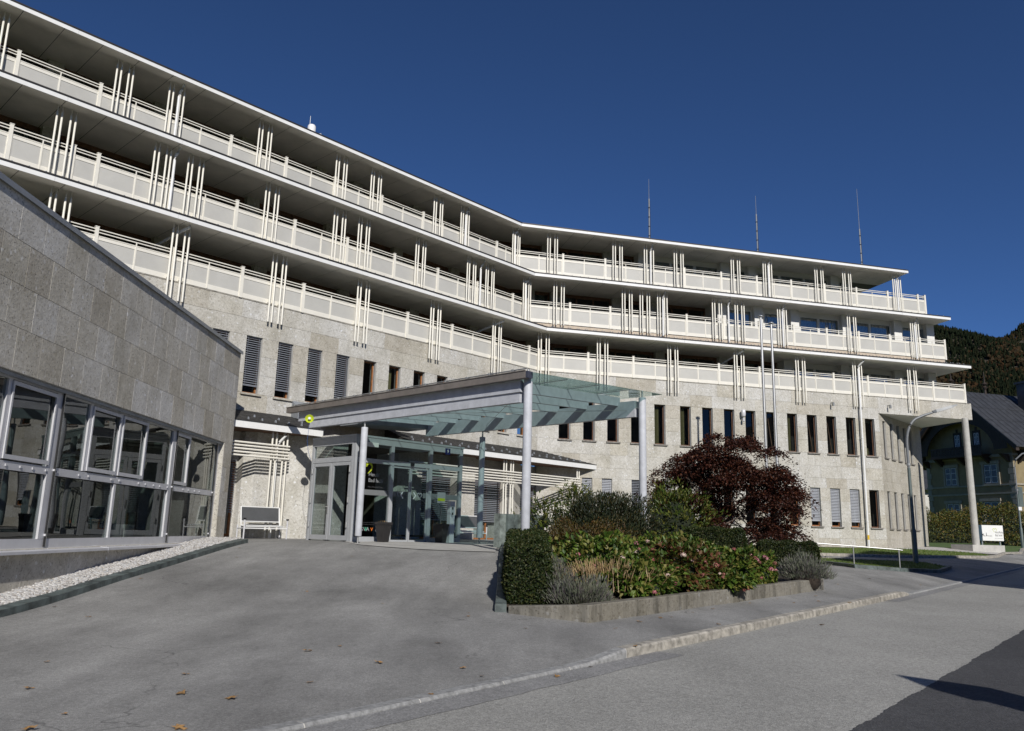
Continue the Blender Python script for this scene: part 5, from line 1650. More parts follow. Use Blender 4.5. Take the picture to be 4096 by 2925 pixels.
def edging(pts, name, mat, w, h, ln):
    r_ = tag(bpy.data.objects.new(name, None), kind='structure'); col.objects.link(r_); r_.location = (0, 0, EYE); ORG[r_.name] = np.zeros(3)
    for a, b in zip(pts, pts[1:]):
        a, b = np.array(a, float), np.array(b, float); L_ = np.linalg.norm(b - a); k = max(1, int(round(L_ / ln))); d = (b - a) / L_; nr = np.array([-d[1], d[0]])
        for i in range(k):
            p_, q_ = a + d * (L_ * i / k + .006), a + d * (L_ * (i + 1) / k - .006)
            zp, zq = gz(*p_), gz(*q_)
            mb = MB().hexa([(*p_, zp - .1), (*q_, zq - .1), (*(q_ + nr * w), zq - .1), (*(p_ + nr * w), zp - .1), (*p_, zp + h), (*q_, zq + h), (*(q_ + nr * w), zq + h + .01), (*(p_ + nr * w), zp + h + .01)])
            obj('edging_stone', mb, mat, r_)
edging([(12.05, 31.2), (12.3, 29.05), (13.84, 28.93), (15.8, 29.9), (17.5, 32.3)], 'lawn_edging', 'greenstone', .12, .12, .8)
edging([(11.2, 35.85), (14.9, 36.6), (17.8, 37.45), (20.9, 39.2), (24.0, 40.85), (25.3, 42.2), (27.4, 45.0), (29.9, 47.5), (33.5, 53.1), (37.6, 58.4)], 'lawn_edging', 'kerb', .14, .12, .95)
edging([(13.0, 34.0), (14.5, 33.8), (17.2, 34.15)], 'lawn_edging', 'kerb', .12, .09, .9)
hr_ = thing('handrail', (12.4, 29.3, -.95), 'stainless steel handrail sloping down before the right facade', 'handrail')
mb = MB(); mb.tube([(7.9, 29.75, .04), (10.85, 29.5, -.12), (12.41, 29.34, -.205), (13.97, 29.19, -.29), (14.1, 29.18, -.31)], .024, 10); obj('rail', mb, 'steel', hr_, True)
for x, y, z in ((8.6, 29.7, .0), (10.85, 29.5, -.12), (12.41, 29.34, -.205), (13.97, 29.19, -.29)):
    mb = MB(); mb.tube([(x, y, gz(x, y)), (x, y, z)], .022, 10); obj('post', mb, 'steel', hr_, True)
hr_ = thing('handrail', (5.0, 26.6, -.55), 'short stainless handrail beside the right canopy post', 'handrail')
mb = MB(); mb.tube([(4.3, 25.4, .2), (6.1, 28.2, .14)], .024, 10); obj('rail', mb, 'steel', hr_, True)
for x, y in ((4.6, 25.9), (5.9, 27.9)):
    mb = MB(); mb.tube([(x, y, gz(x, y)), (x, y, .18)], .022, 8); obj('post', mb, 'steel', hr_, True)
mb = MB(); mb.box(Frame((4.6, 25.9), 32.7), 0, 2.2, -.01, .01, -.3, .05); obj('infill', mb, 'zinc', hr_)

# ------------------------------------------------------------------ fallen leaves
lm = MB(); n = 11; v = [(0, 0, .006)]
for k in range(n):
    a = 2 * math.pi * k / n; r = (.075 if k % 2 == 0 else .035) * (1.15 if k == 0 else 1); v.append((r * math.cos(a), r * math.sin(a), .003 + (.010 if k % 3 == 0 else .002)))
lm.add(v, [(0, 1 + k, 1 + (k + 1) % n) for k in range(n)]); ME['leaf'] = shared('fallen_leaf', lm, 'leafdry')
LV = [(-7.45, 16.87), (-6.53, 13.07), (-6.79, 20.65), (-4.03, 21.31), (-2.21, 14.88), (-2.48, 10.56), (-2.0, 8.72), (-2.53, 7.93), (-3.39, 8.98), (-4.54, 8.11), (-3.69, 7.19), (-3.05, 8.07), (-1.48, 9.89), (-2.15, 10.96), (-3.87, 16.12), (-7.5, 13.85), (-7.5, 20.61), (-7.4, 22.65), (-5.15, 9.51), (-2.61, 6.91), (-3.7, 6.7), (-0.63, 14.05), (-0.61, 13.73), (0.31, 12.76), (-0.9, 11.35), (-0.48, 9.76), (-0.25, 9.4), (1.73, 13.14), (2.24, 14.03), (2.73, 14.66), (2.96, 14.85), (3.51, 15.63), (4.06, 16.31), (3.62, 14.18), (5.2, 17.68), (7.08, 18.79), (7.49, 18.06), (1.75, 11.22), (1.05, 10.30), (-0.72, 8.40), (0.6, 9.65), (5.69, 15.0), (6.33, 18.22), (9.3, 23.16), (11.11, 25.21), (6.16, 18.8), (7.43, 19.87), (12.35, 24.58)]
for x, y in LV:
    a, p_ = ap(x, y)
    z = zroad(a) + .006 if p_ < 0 else (zroad(a) + .129 - .09 * kerb_drop(a) if p_ < .17 else gz(x, y) + .006)
    o = bpy.data.objects.new('fallen_leaf', ME['leaf']); col.objects.link(o)
    o.location = (x, y, z + EYE + .004); o.rotation_euler = (random.uniform(-.2, .2), random.uniform(-.2, .2), random.uniform(0, 6.28)); sc = random.uniform(.4, .9); o.scale = (sc, sc, sc * random.uniform(.8, 1.8))
    tag(o, 'dry brown maple leaf lying on the grey asphalt', 'leaf', 'fallen leaves on the asphalt')

# ------------------------------------------------------------------ plants
def leaf_mesh(name, c, d, up, L, W, mat, parent, fold=.25, droop=.15):
    """c positions, d leaf axes, up leaf normals (N x 3); L, W arrays"""
    c = np.asarray(c); N = len(c)
    d = d / (np.linalg.norm(d, axis=1, keepdims=True) + 1e-9)
    s = np.cross(d, up); s /= np.linalg.norm(s, axis=1, keepdims=True) + 1e-9
    n = np.cross(s, d)
    L = np.broadcast_to(L, N)[:, None]; W = np.broadcast_to(W, N)[:, None]
    base = c
    le = c + d * L * .45 + s * W * .5 + n * W * fold
    ri = c + d * L * .45 - s * W * .5 + n * W * fold
    tip = c + d * L - n * L * droop
    v = np.stack([base, le, tip, ri], 1).reshape(-1, 3)
    o0 = ORG[parent.name]
    v = v - o0
    me = bpy.data.meshes.new(name)
    me.vertices.add(4 * N); me.vertices.foreach_set('co', v.ravel())
    me.loops.add(6 * N); me.polygons.add(2 * N)
    idx = np.arange(N)[:, None] * 4 + np.array([0, 2, 1, 0, 3, 2])
    me.loops.foreach_set('vertex_index', idx.ravel())
    me.polygons.foreach_set('loop_start', np.arange(2 * N) * 3)
    me.polygons.foreach_set('loop_total', np.full(2 * N, 3))
    me.update(calc_edges=True)
    me.materials.append(MT[mat] if isinstance(mat, str) else mat)
    o = bpy.data.objects.new(name, me); col.objects.link(o); o.parent = parent; ORG[o.name] = o0
    return o

def rdir(N):
    v = rng.normal(size=(N, 3)); return v / np.linalg.norm(v, axis=1, keepdims=True)
def lumpy(dirs, seed, amp=.22, freq=2.2):
    """smooth bumps on a sphere of directions"""
    r2 = np.random.default_rng(seed); out = np.ones(len(dirs))
    for k in range(7):
        ax = r2.normal(size=3); ax /= np.linalg.norm(ax)
        out += amp / 2 * np.sin(freq * (1 + k * .45) * (dirs @ ax) * 2 + r2.uniform(0, 6.28))
    return out

MT['hyd'] = leaf_mat('hydrangea leaf', (.04, .085, .014), (.075, .14, .022), (.11, .18, .03), (.16, .20, .04), (.22, .20, .06), rough=.45)
MT['hyd_red'] = leaf_mat('reddened hydrangea leaf', (.05, .09, .016), (.09, .12, .025), (.13, .07, .03), (.15, .05, .035), (.10, .13, .025), rough=.45)
MT['box'] = leaf_mat('boxwood leaf', (.016, .030, .009), (.027, .046, .012), (.042, .064, .017), (.075, .08, .028))
MT['juni'] = leaf_mat('dark conifer needles', (.018, .03, .016), (.03, .045, .022), (.042, .06, .03), (.075, .06, .02))
MT['spir'] = leaf_mat('autumn spirea leaf', (.06, .05, .018), (.085, .065, .02), (.12, .055, .02), (.045, .055, .018), (.13, .09, .02))
MT['lav'] = leaf_mat('lavender', (.10, .12, .085), (.15, .165, .125), (.19, .20, .165), (.13, .11, .13), trans=.1)
MT['rho'] = leaf_mat('rhododendron leaf', (.04, .075, .015), (.07, .11, .02), (.12, .15, .03), (.19, .19, .05), rough=.4)
MT['map'] = leaf_mat('dark red maple leaf', (.032, .012, .010), (.055, .018, .014), (.080, .024, .017), (.12, .045, .022), (.046, .018, .012), rough=.5)
MT['aut'] = leaf_mat('autumn hedge leaf', (.06, .085, .018), (.10, .12, .025), (.17, .15, .03), (.20, .12, .03), (.04, .06, .015), (.14, .15, .03))
MT['pet'] = leaf_mat('pink hydrangea petals', (.45, .12, .18), (.55, .22, .27), (.62, .36, .38), (.38, .10, .14), trans=.15)
MT['pet_old'] = leaf_mat('faded hydrangea petals', (.24, .07, .075), (.33, .11, .11), (.42, .20, .18), (.20, .06, .06), trans=.1)
MT['pet_white'] = leaf_mat('pale hydrangea petals', (.62, .50, .46), (.7, .58, .52), (.55, .36, .36), trans=.15)
MT['twig'] = plain('dark twigs', (.035, .025, .018), .9, var=.3, scale=9)

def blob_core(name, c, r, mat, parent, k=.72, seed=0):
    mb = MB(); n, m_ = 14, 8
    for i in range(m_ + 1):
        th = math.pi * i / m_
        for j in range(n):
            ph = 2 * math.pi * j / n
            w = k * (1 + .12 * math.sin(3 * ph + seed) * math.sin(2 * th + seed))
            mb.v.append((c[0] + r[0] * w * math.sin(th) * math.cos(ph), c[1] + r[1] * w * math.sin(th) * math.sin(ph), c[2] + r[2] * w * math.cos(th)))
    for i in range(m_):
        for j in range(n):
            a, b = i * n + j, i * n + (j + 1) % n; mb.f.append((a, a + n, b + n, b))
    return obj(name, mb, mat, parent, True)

def bush(name, c, r, N, L, W, mat, lab, cat='shrub', group=None, seed=0, upbias=.5, shell=(.72, 1.02), amp=.2, core='leafcore', zmin=None, corek=.74, wall=False, out=1.0, fold=.25, droop=.15):
    base = (c[0], c[1], c[2] - r[2] * .9)
    t = thing(name, base, lab, cat, group)
    d = rdir(int(N * 1.5)); d = d[d[:, 2] > -.55][:N]; N = len(d)
    rad = (shell[0] + (shell[1] - shell[0]) * rng.random(N) ** .6) * lumpy(d, seed, amp)
    p = np.array(c) + d * rad[:, None] * np.array(r)
    if zmin is not None: p[:, 2] = np.maximum(p[:, 2], zmin + .25 * rng.random(N))
    if wall:
        wd = np.array([PRc[0] - PLc[0], PRc[1] - PLc[1]]); wd /= np.linalg.norm(wd); wn_ = np.array([-wd[1], wd[0]])
        dist = (p[:, :2] - PLc) @ wn_; push = np.maximum(.20 + .10 * rng.random(N) - dist, 0)
        p[:, :2] += push[:, None] * wn_
    ax = d * out + rdir(N) * .7 + np.array([0, 0, upbias])
    upn = d + np.array([0, 0, .8]) + rdir(N) * .5
    Ls = L * rng.uniform(.6, 1.25, N); Ws = W * rng.uniform(.7, 1.2, N)
    leaf_mesh('foliage', p, ax, upn, Ls, Ws, mat, t, fold, droop)
    if core: blob_core('dark_core', c, r, core, t, corek, seed)
    return t

# flower head shared meshes
def flower_me(mat, seed):
    r2 = np.random.default_rng(seed); mb = MB()
    for k in range(46):
        d = r2.normal(size=3); d /= np.linalg.norm(d)
        if d[2] < -.5: d[2] *= -1
        p = d * .085 * r2.uniform(.85, 1.1); e1 = np.cross(d, [0.3, .2, 1]); e1 /= np.linalg.norm(e1); e2 = np.cross(d, e1); a = r2.uniform(0, 3); q1 = (math.cos(a) * e1 + math.sin(a) * e2) * .03; q2 = np.cross(d, q1)
        mb.add([p - q1, p + q2, p + q1, p - q2], [(0, 1, 2, 3)])
    return shared('flower_head', mb, mat)
FLW = {k: flower_me(k, i) for i, k in enumerate(('pet', 'pet_old', 'pet_white'))}
def flowers(t, c, r, n, kinds, seed):
    r2 = np.random.default_rng(seed)
    k = 0
    while k < n:
        d = r2.normal(size=3); d /= np.linalg.norm(d)
        if d[2] < -.1 or d[1] > .45: continue
        d2 = np.array([d])
        p = np.array(c) + d * np.array(r) * 1.0 * float(lumpy(d2, seed, 0)[0])
        sc = r2.uniform(.35, .75)
        piece('flower_head', FLW[kinds[k % len(kinds)]], t, tuple(p), r2.uniform(0, 6.28), (sc, sc, sc * .85)); k += 1

HG = 'hydrangea bushes in the raised bed'
hy = [('hydrangea_bush', (1.95, 16.9, -.78), (1.25, 1.2, .82), 3000, 'hyd', 'large green hydrangea bush behind the dry stems, pink heads', 11, ('pet_white', 'pet_old', 'pet')),
      ('hydrangea_bush', (2.45, 15.95, -.88), (.85, .7, .48), 1700, 'hyd', 'low green hydrangea bush right of the front lavender', 7, ('pet', 'pet_white', 'pet_old')),
      ('hydrangea_bush', (3.6, 17.55, -.72), (1.0, .9, .66), 2400, 'hyd_red', 'reddish hydrangea bush in the middle of the bed, many faded heads', 18, ('pet_old', 'pet_old', 'pet_white')),
      ('hydrangea_bush', (3.9, 19.6, -.5), (1.3, 1.1, .62), 2000, 'hyd', 'green hydrangea bush at the back with two bright pink heads', 7, ('pet', 'pet_white')),
      ('hydrangea_bush', (4.75, 17.75, -.95), (.42, .33, .30), 520, 'hyd', 'small hydrangea shoot hanging over the concrete wall', 2, ('pet_old',)),
      ('hydrangea_bush', (5.55, 19.7, -.72), (1.0, .9, .60), 2200, 'hyd', 'yellowing hydrangea bush at the right end of the bed', 14, ('pet_old', 'pet', 'pet_old'))]
for i, (nm, c, r, N, mt_, lab, nf, kinds) in enumerate(hy):
    t = bush(nm, (c[0], c[1], c[2] - .12), (r[0], r[1], r[2] * .9), int(N * 1.9), .125, .082, mt_, lab, 'hydrangea', HG, seed=20 + i, upbias=.2, amp=.15, corek=.72, wall=(i != 4), zmin=-1.08, fold=.18, droop=.2)
    flowers(t, (c[0], c[1], c[2] - .12), (r[0], r[1], r[2] * .95), int(nf * 1.7), kinds, 50 + i)
# dry stems thicket
t = thing('dry_stem_clump', (1.9, 15.75, -1.1), 'clump of tan dry leafless stems in front of the green hydrangea', 'dry stems')
mb = MB()
for k in range(170):
    x, y = 1.9 + random.gauss(0, .36), 15.7 + random.gauss(0, .2); z0 = -1.05; dx, dy = (x - 1.9) * .35 + random.gauss(0, .05), -.05 + random.gauss(0, .06); h = random.uniform(.42, .68) * (1 - .3 * abs(x - 1.9))
    p0, p1, p2 = (x, y, z0), (x + dx * .5, y + dy, z0 + h * .6), (x + dx, y + dy * 1.5, z0 + h)
    mb.tube([p0, p1, p2], [.007, .006, .004], 3, False)
    for q in range(2):
        mb.tube([p1, (p1[0] + random.gauss(0, .06), p1[1] + random.gauss(0, .05), p1[2] + random.uniform(.08, .2))], [.005, .003], 3, False)
obj('stems', mb, 'strawstem', t)
# clipped hedge in two steps along the driveway
def box_hedge(name, x0, x1, y0, y1, zb, zt, N, lab, group=None, az=None, mat='box', L=.05, W=.032, slope=0.0):
    c = ((x0 + x1) / 2, (y0 + y1) / 2, zb); t = thing(name, c, lab, 'hedge', group)
    ca, sa = (math.cos(az), math.sin(az)) if az else (1, 0)
    hx, hy_, hz = (x1 - x0) / 2, (y1 - y0) / 2, (zt - zb)
    A = np.array([hy_ * 2 * hz, hy_ * 2 * hz, hx * 2 * hz, hx * 2 * hz, 4 * hx * hy_]); A = A / A.sum()
    fcs = rng.choice(5, N, p=A); u = rng.uniform(-1, 1, N); w = rng.random(N)
    p = np.zeros((N, 3)); nr = np.zeros((N, 3))
    for i in range(5):
        m_ = fcs == i
        if i < 2: p[m_] = np.c_[np.full(m_.sum(), hx * (1 if i else -1)), u[m_] * hy_, w[m_] * hz]; nr[m_] = (1 if i else -1, 0, 0)
        elif i < 4: p[m_] = np.c_[u[m_] * hx, np.full(m_.sum(), hy_ * (1 if i == 3 else -1)), w[m_] * hz]; nr[m_] = (0, 1 if i == 3 else -1, 0)
        else: p[m_] = np.c_[u[m_] * hx, (w[m_] * 2 - 1) * hy_, np.full(m_.sum(), hz)]; nr[m_] = (0, 0, 1)
    # soften corners, uneven surface
    q = p.copy(); q[:, 2] -= hz / 2
    rr_ = np.abs(q / np.array([hx, hy_, hz / 2])); e = (rr_ ** 8).sum(1) ** (1 / 8)
    q = q / np.maximum(e, 1)[:, None]
    wob = .022 * np.sin(q[:, 0] * 9 + 1) + .022 * np.sin(q[:, 1] * 7) + .02 * np.sin(q[:, 2] * 8 + 2) + rng.normal(0, .022, N) - .02
    q = q + nr * wob[:, None]; q[:, 2] += hz / 2 + slope * q[:, 1]
    P = np.c_[q[:, 0] * ca - q[:, 1] * sa + c[0], q[:, 0] * sa + q[:, 1] * ca + c[1], q[:, 2] + zb]
    nw = np.c_[nr[:, 0] * ca - nr[:, 1] * sa, nr[:, 0] * sa + nr[:, 1] * ca, nr[:, 2]]
    leaf_mesh('foliage', P, nw * .8 + rdir(N) + np.array([0, 0, .5]), nw + rdir(N) * .7, L * rng.uniform(.7, 1.3, N), W, mat, t)
    k = .10
    F = Frame((c[0], c[1]), 90 - math.degrees(az or 0))
    mb = MB()
    qq = [F.p(-hx + k, hy_ - k, zb - slope * (hy_ - k)), F.p(hx - k, hy_ - k, zb - slope * (hy_ - k)), F.p(hx - k, -hy_ + k, zb + slope * (hy_ - k)), F.p(-hx + k, -hy_ + k, zb + slope * (hy_ - k))]
    mb.hexa(qq + [(x, y, z + hz - k) for x, y, z in qq]); obj('dark_core', mb, 'leafcore', t)
    return t
box_hedge('clipped_hedge', -.02, .80, 14.5, 17.7, -1.34, -.17, 30000, 'clipped dark green hedge block at the front corner of the bed', 'clipped hedges', slope=.0)
box_hedge('clipped_hedge', -.0, .95, 17.75, 22.6, -.95, .02, 26000, 'taller clipped hedge block behind the front one, beside the driveway', 'clipped hedges', slope=.02)
box_hedge('clipped_hedge', 5.2, 6.95, 23.6, 24.5, -.6, .24, 13000, 'clipped hedge behind the hydrangeas near the right canopy post', 'clipped hedges', az=-.25)
box_hedge('clipped_hedge', 7.7, 9.45, 24.6, 25.6, -.85, -.10, 13000, 'clipped hedge below the sloping handrail at the right', 'clipped hedges', az=-.25)
# lavender mounds
def lavender(c, r, N, lab):
    t = thing('lavender', (c[0], c[1], c[2]), lab, 'lavender', 'grey lavender mounds')
    d = rdir(N); d[:, 2] = np.abs(d[:, 2])
    p = np.array(c) + d * np.array(r) * (rng.uniform(.35, .95, N)[:, None]) * lumpy(d, int(c[0] * 10), .2)[:, None]
    leaf_mesh('foliage', p, d * .8 + rdir(N) * .45 + np.array([0, 0, .9]), rdir(N), rng.uniform(.07, .15, N), .013, 'lav', t, .1, 0.0)
    blob_core('dark_core', c, r, 'twig', t, .5)
lavender((1.3, 14.62, -1.22), (.68, .42, .44), 6000, 'grey lavender mound at the front wall beside the hedge corner')
lavender((.95, 15.6, -1.1), (.30, .38, .62), 2000, 'small grey lavender squeezed between hedge and hydrangea')
lavender((7.65, 21.1, -1.0), (.75, .6, .58), 5500, 'grey lavender mound at the right end of the bed')
# dark conifer, spirea, rhododendrons
t = bush('juniper_shrub', (2.75, 22.6, -.15), (1.38, 1.1, 1.12), 20000, .11, .026, 'juni', 'big dark green conifer shrub between the canopy posts', seed=3, upbias=1.0, shell=(.6, 1.06), amp=.14, corek=.68)
t = bush('spirea_shrub', (1.95, 20.6, -.42), (1.15, .8, .72), 11000, .06, .034, 'spir', 'brown autumn spirea shrub in front of the dark conifer', seed=4, upbias=.8, shell=(.6, 1.06), amp=.2, corek=.66)
RG = 'rhododendrons'
bush('rhododendron', (1.15, 25.6, .35), (.58, .5, .58), 800, .15, .05, 'rho', 'small yellow green rhododendron above the stone slabs', 'rhododendron', RG, seed=5, amp=.3, corek=.3, zmin=-.4)
bush('rhododendron', (2.1, 25.6, .75), (.48, .5, .72), 800, .15, .05, 'rho', 'rhododendron tip rising behind the dark conifer', 'rhododendron', RG, seed=6, amp=.3, corek=.3)
bush('rhododendron', (5.45, 26.6, .35), (1.15, .95, 1.05), 2600, .16, .055, 'rho', 'large rhododendron right of the front canopy post', 'rhododendron', RG, seed=8, amp=.26, corek=.66)
# maple
mp = thing('japanese_maple', (7.7, 28.0, gz(7.7, 28.0)), 'dark red japanese maple before the right facade', 'tree')
zb_ = gz(7.7, 28.0)
cl = []
r2 = np.random.default_rng(12)
while len(cl) < 125:
    u = r2.uniform(-1, 1, 3)
    if u[0] ** 2 + u[1] ** 2 > 1: continue
    x = 7.6 + u[0] * 2.55; y = 28 + u[1] * 1.6
    e_ = max(1 - abs(u[0] + .1) ** 2.6, 0)
    top = 1.25 + 1.75 * e_ ** .7 + r2.normal(0, .34); bot = -.1 + .5 * abs(u[0]) ** 1.5 + r2.normal(0, .15)
    z = bot + (top - bot) * (1 - (u[2] * .5 + .5) ** 1.5)
    cl.append((x, y, z))
tm = MB()
for k in range(9):
    e = cl[k * 7 % 125]; f1 = (7.7 + (e[0] - 7.7) * .25, 28 + (e[1] - 28) * .25, zb_ + .45 + .25 * random.random()); f2 = (7.7 + (e[0] - 7.7) * .6, 28 + (e[1] - 28) * .6, zb_ + (e[2] - zb_) * .6)
    tm.tube([(7.7 + random.uniform(-.12, .12), 28 + random.uniform(-.1, .1), zb_ - .1), f1, f2, e], [.075, .055, .035, .012], 7, False)
    for q in range(4):
        g_ = cl[(k * 11 + q * 5) % 125]; m_ = [(f2[i] + g_[i]) / 2 + random.uniform(-.1, .1) for i in range(3)]
        tm.tube([f2, m_, g_], [.024, .016, .007], 5, False)
obj('trunk', tm, 'bark', mp, True)
P = []; A_ = []; 
for (x, y, z) in cl:
    n_ = int(r2.uniform(260, 640))
    rr_ = r2.normal(size=(n_, 3)) * np.array([.30, .27, .075]) * r2.uniform(.7, 1.25); rr_[:, 2] -= .10 * (rr_[:, 0] ** 2 + rr_[:, 1] ** 2) / .12
    P.append(np.array([x, y, z]) + rr_); a_ = rr_ * np.array([1, 1, .2]) + r2.normal(size=(n_, 3)) * .25; a_[:, 2] -= .12; A_.append(a_)
P = np.concatenate(P); A_ = np.concatenate(A_)
leaf_mesh('crown', P, A_, np.array([0, 0, 1.0]) + rdir(len(P)) * .6, rng.uniform(.055, .10, len(P)), rng.uniform(.045, .08, len(P)), 'map', mp)

# ------------------------------------------------------------------ far right: hedge, villa, white house, hill
def long_hedge(name, pts, w, h, N, lab, mat='aut'):
    c = np.mean(np.array(pts), axis=0); t = thing(name, (c[0], c[1], gz(*c)), lab, 'hedge')
    P = []; seg = []
    for a, b in zip(pts, pts[1:]): seg.append(np.linalg.norm(np.array(b) - np.array(a)))
    tot = sum(seg)
    mb = MB()
    for (a, b), sl_ in zip(zip(pts, pts[1:]), seg):
        a, b = np.array(a, float), np.array(b, float); d = (b - a) / sl_; nr = np.array([d[1], -d[0]])
        n_ = int(N * sl_ / tot); s_ = rng.random(n_) * sl_; th = rng.uniform(-.1, math.pi + .1, n_)
        hh = h * (1 + .16 * np.sin(s_ * .9) + .10 * np.sin(s_ * 2.3 + 1))
        r_ = rng.uniform(.8, 1.06, n_)
        o_ = np.cos(th) * w * r_; z_ = np.abs(np.sin(th)) ** .5 * hh * r_
        xy_ = a + d * s_[:, None] + nr * o_[:, None]
        P.append(np.c_[xy_, gz_arr(xy_) + z_])
        za, zb2 = gz(*a), gz(*b)
        q = [(*(a + nr * w * .5), za), (*(b + nr * w * .5), zb2), (*(b - nr * w * .5), zb2), (*(a - nr * w * .5), za)]
        mb.hexa(q + [(x, y, z + h * .62) for x, y, z in q])
    P = np.concatenate(P); N_ = len(P)
    leaf_mesh('foliage', P, rdir(N_) + np.array([0, 0, .5]), rdir(N_) + np.array([0, -.6, .4]), rng.uniform(.09, .19, N_), .10, mat, t)
    obj('dark_core', mb, 'leafcore', t)
long_hedge('autumn_hedge', [(33, 71.0), (41, 71.5), (48.5, 68.5), (56, 69)], 1.4, 2.9, 26000, 'tall autumn hedge in front of the dark villa')
long_hedge('low_hedge', [(37.4, 61.6), (39.5, 61.2), (42, 61.5)], .5, .75, 1500, 'low brown hedge beside the white sign board')
mb = MB(); rp = [(24, 62), (34, 64.5), (44, 64.5), (60, 62)]
for x, y in rp: mb.v += [(x, y, gz(x, y) + .02), (x + 1, y + 4.5, gz(x, y) + .06)]
mb.f = [(2 * i, 2 * i + 2, 2 * i + 3, 2 * i + 1) for i in range(3)]; struct('side_street', mb, 'drive')
mb = MB()
for i in range(13):
    for j in range(9):
        x, y = 15 + i * 8, 45 + j * 9; mb.v.append((x, y, gz(x, y) - .12))
mb.f = [(j + 9 * i, j + 9 * i + 9, j + 9 * i + 10, j + 9 * i + 1) for i in range(12) for j in range(8)]; struct('terrain', mb, 'lawn', True)

MT['v_wall'] = plain('ochre render', (.25, .20, .11), .85, var=.12, scale=1.5)
MT['v_trim'] = plain('pale stucco trim', (.33, .30, .24), .85, var=.1)
MT['v_wood'] = plain('nearly black carved timber', (.035, .024, .018), .7, var=.3, scale=6)
MT['v_roof'] = plain('dark sheet metal roof', (.055, .058, .065), .5, .2, var=.2, scale=2)
MT['v_blue'] = plain('dark blue window frame', (.02, .03, .06), .5)
MT['v_curt'] = plain('white window sash', (.62, .62, .62), .6)
N1 = np.array([47.9, 76.0]); d17 = D(-17)[:2]; N2 = N1 + 10.5 * d17
FN = Frame(N2, 163)
vil = thing('villa', (*(N1 + 5 * d17), .1), 'ochre villa with dark timber gable balcony and steep metal roof', 'house')
DP = -22
mb = MB(); mb.box(FN, 0, 10.5, DP, 0, -.3, 8.5); obj('wall', mb, 'v_wall', vil)
GP = 5.3
mb = MB(); mb.add([FN.p(0, .0, 8.5), FN.p(10.5, 0, 8.5), FN.p(10.5, 0, 9.9), FN.p(GP, 0, 14.6), FN.p(0, 0, 9.9), FN.p(0, DP, 8.5), FN.p(10.5, DP, 8.5), FN.p(10.5, DP, 9.9), FN.p(GP, DP, 14.6), FN.p(0, DP, 9.9)],
                  [(0, 1, 2, 3, 4), (9, 8, 7, 6, 5), (1, 6, 7, 2), (5, 0, 4, 9)]); obj('gable_wall', mb, 'v_wall', vil)
for zz, hh, pr in ((8.28, .26, .16), (5.52, .16, .10), (4.72, .16, .10)):
    mb = MB(); mb.box(FN, -.1, 10.6, 0.002, pr, zz, zz + hh); obj('cornice', mb, 'v_trim', vil)
    mb = MB(); mb.box(Frame(FN.p(10.5, 0, 0), 73), -.1, 22, .002, pr, zz, zz + hh); obj('cornice', mb, 'v_trim', vil)
for k in range(14):
    w = .62 if k % 2 else .45
    mb = MB(); mb.box(FN, 0, w, .002, .06, .2 + k * .58, .74 + k * .58); obj('quoin', mb, 'v_trim', vil)
    mb = MB(); mb.box(FN, 10.5 - w, 10.505, .002, .06, .2 + k * .58, .74 + k * .58); obj('quoin', mb, 'v_trim', vil)
def vwin(s0, s1, z0, z1, trim=True):
    w_ = MB()
    if trim:
        w_.box(FN, s0 - .22, s0, .003, .09, z0 - .1, z1); w_.box(FN, s1, s1 + .22, .003, .09, z0 - .1, z1); w_.box(FN, s0 - .32, s1 + .32, .003, .16, z1, z1 + .28); w_.box(FN, s0 - .25, s1 + .25, .003, .12, z0 - .2, z0)
    else:
        w_.box(FN, s0 - .12, s1 + .12, .003, .06, z1, z1 + .2); w_.box(FN, s0 - .12, s0, .003, .06, z0, z1); w_.box(FN, s1, s1 + .12, .003, .06, z0, z1); w_.box(FN, (s0 + s1) / 2 - .1, (s0 + s1) / 2 + .1, .003, .06, z1 + .2, z1 + .55)
    wo = obj('window', w_, 'v_trim' if trim else 'v_wood', vil)
    mb = MB(); mb.box(FN, s0, s1, .003, .03, z0, z1); obj('frame', mb, 'v_blue', wo)
    m_ = (s0 + s1) / 2
    for a, b in ((s0 + .06, m_ - .05), (m_ + .05, s1 - .06)):
        sm = MB(); t_ = .055
        sm.box(FN, a, a + t_, .03, .05, z0 + .06, z1 - .06); sm.box(FN, b - t_, b, .03, .05, z0 + .06, z1 - .06)
        for zz in (z0 + .06, z0 + (z1 - z0) * .33, z0 + (z1 - z0) * .66, z1 - .06 - t_): sm.box(FN, a + t_, b - t_, .03, .05, zz, zz + t_)
        so = obj('sash', sm, 'v_curt', wo)
    mb = MB(); mb.quad(FN.p(s0 + .06, .034, z0 + .06), FN.p(s1 - .06, .034, z0 + .06), FN.p(s1 - .06, .034, z1 - .06), FN.p(s0 + .06, .034, z1 - .06)); obj('pane', mb, 'pane_dark', wo)
for a in ((2.4, 3.85, 5.75, 7.6), (7.15, 8.7, 5.75, 7.65), (2.4, 3.9, 2.0, 3.95), (6.75, 8.5, 2.0, 4.05)): vwin(*a)
for a in ((3.95, 4.65, 9.45, 10.9), (6.3, 6.98, 9.45, 10.9)): vwin(*a, trim=False)
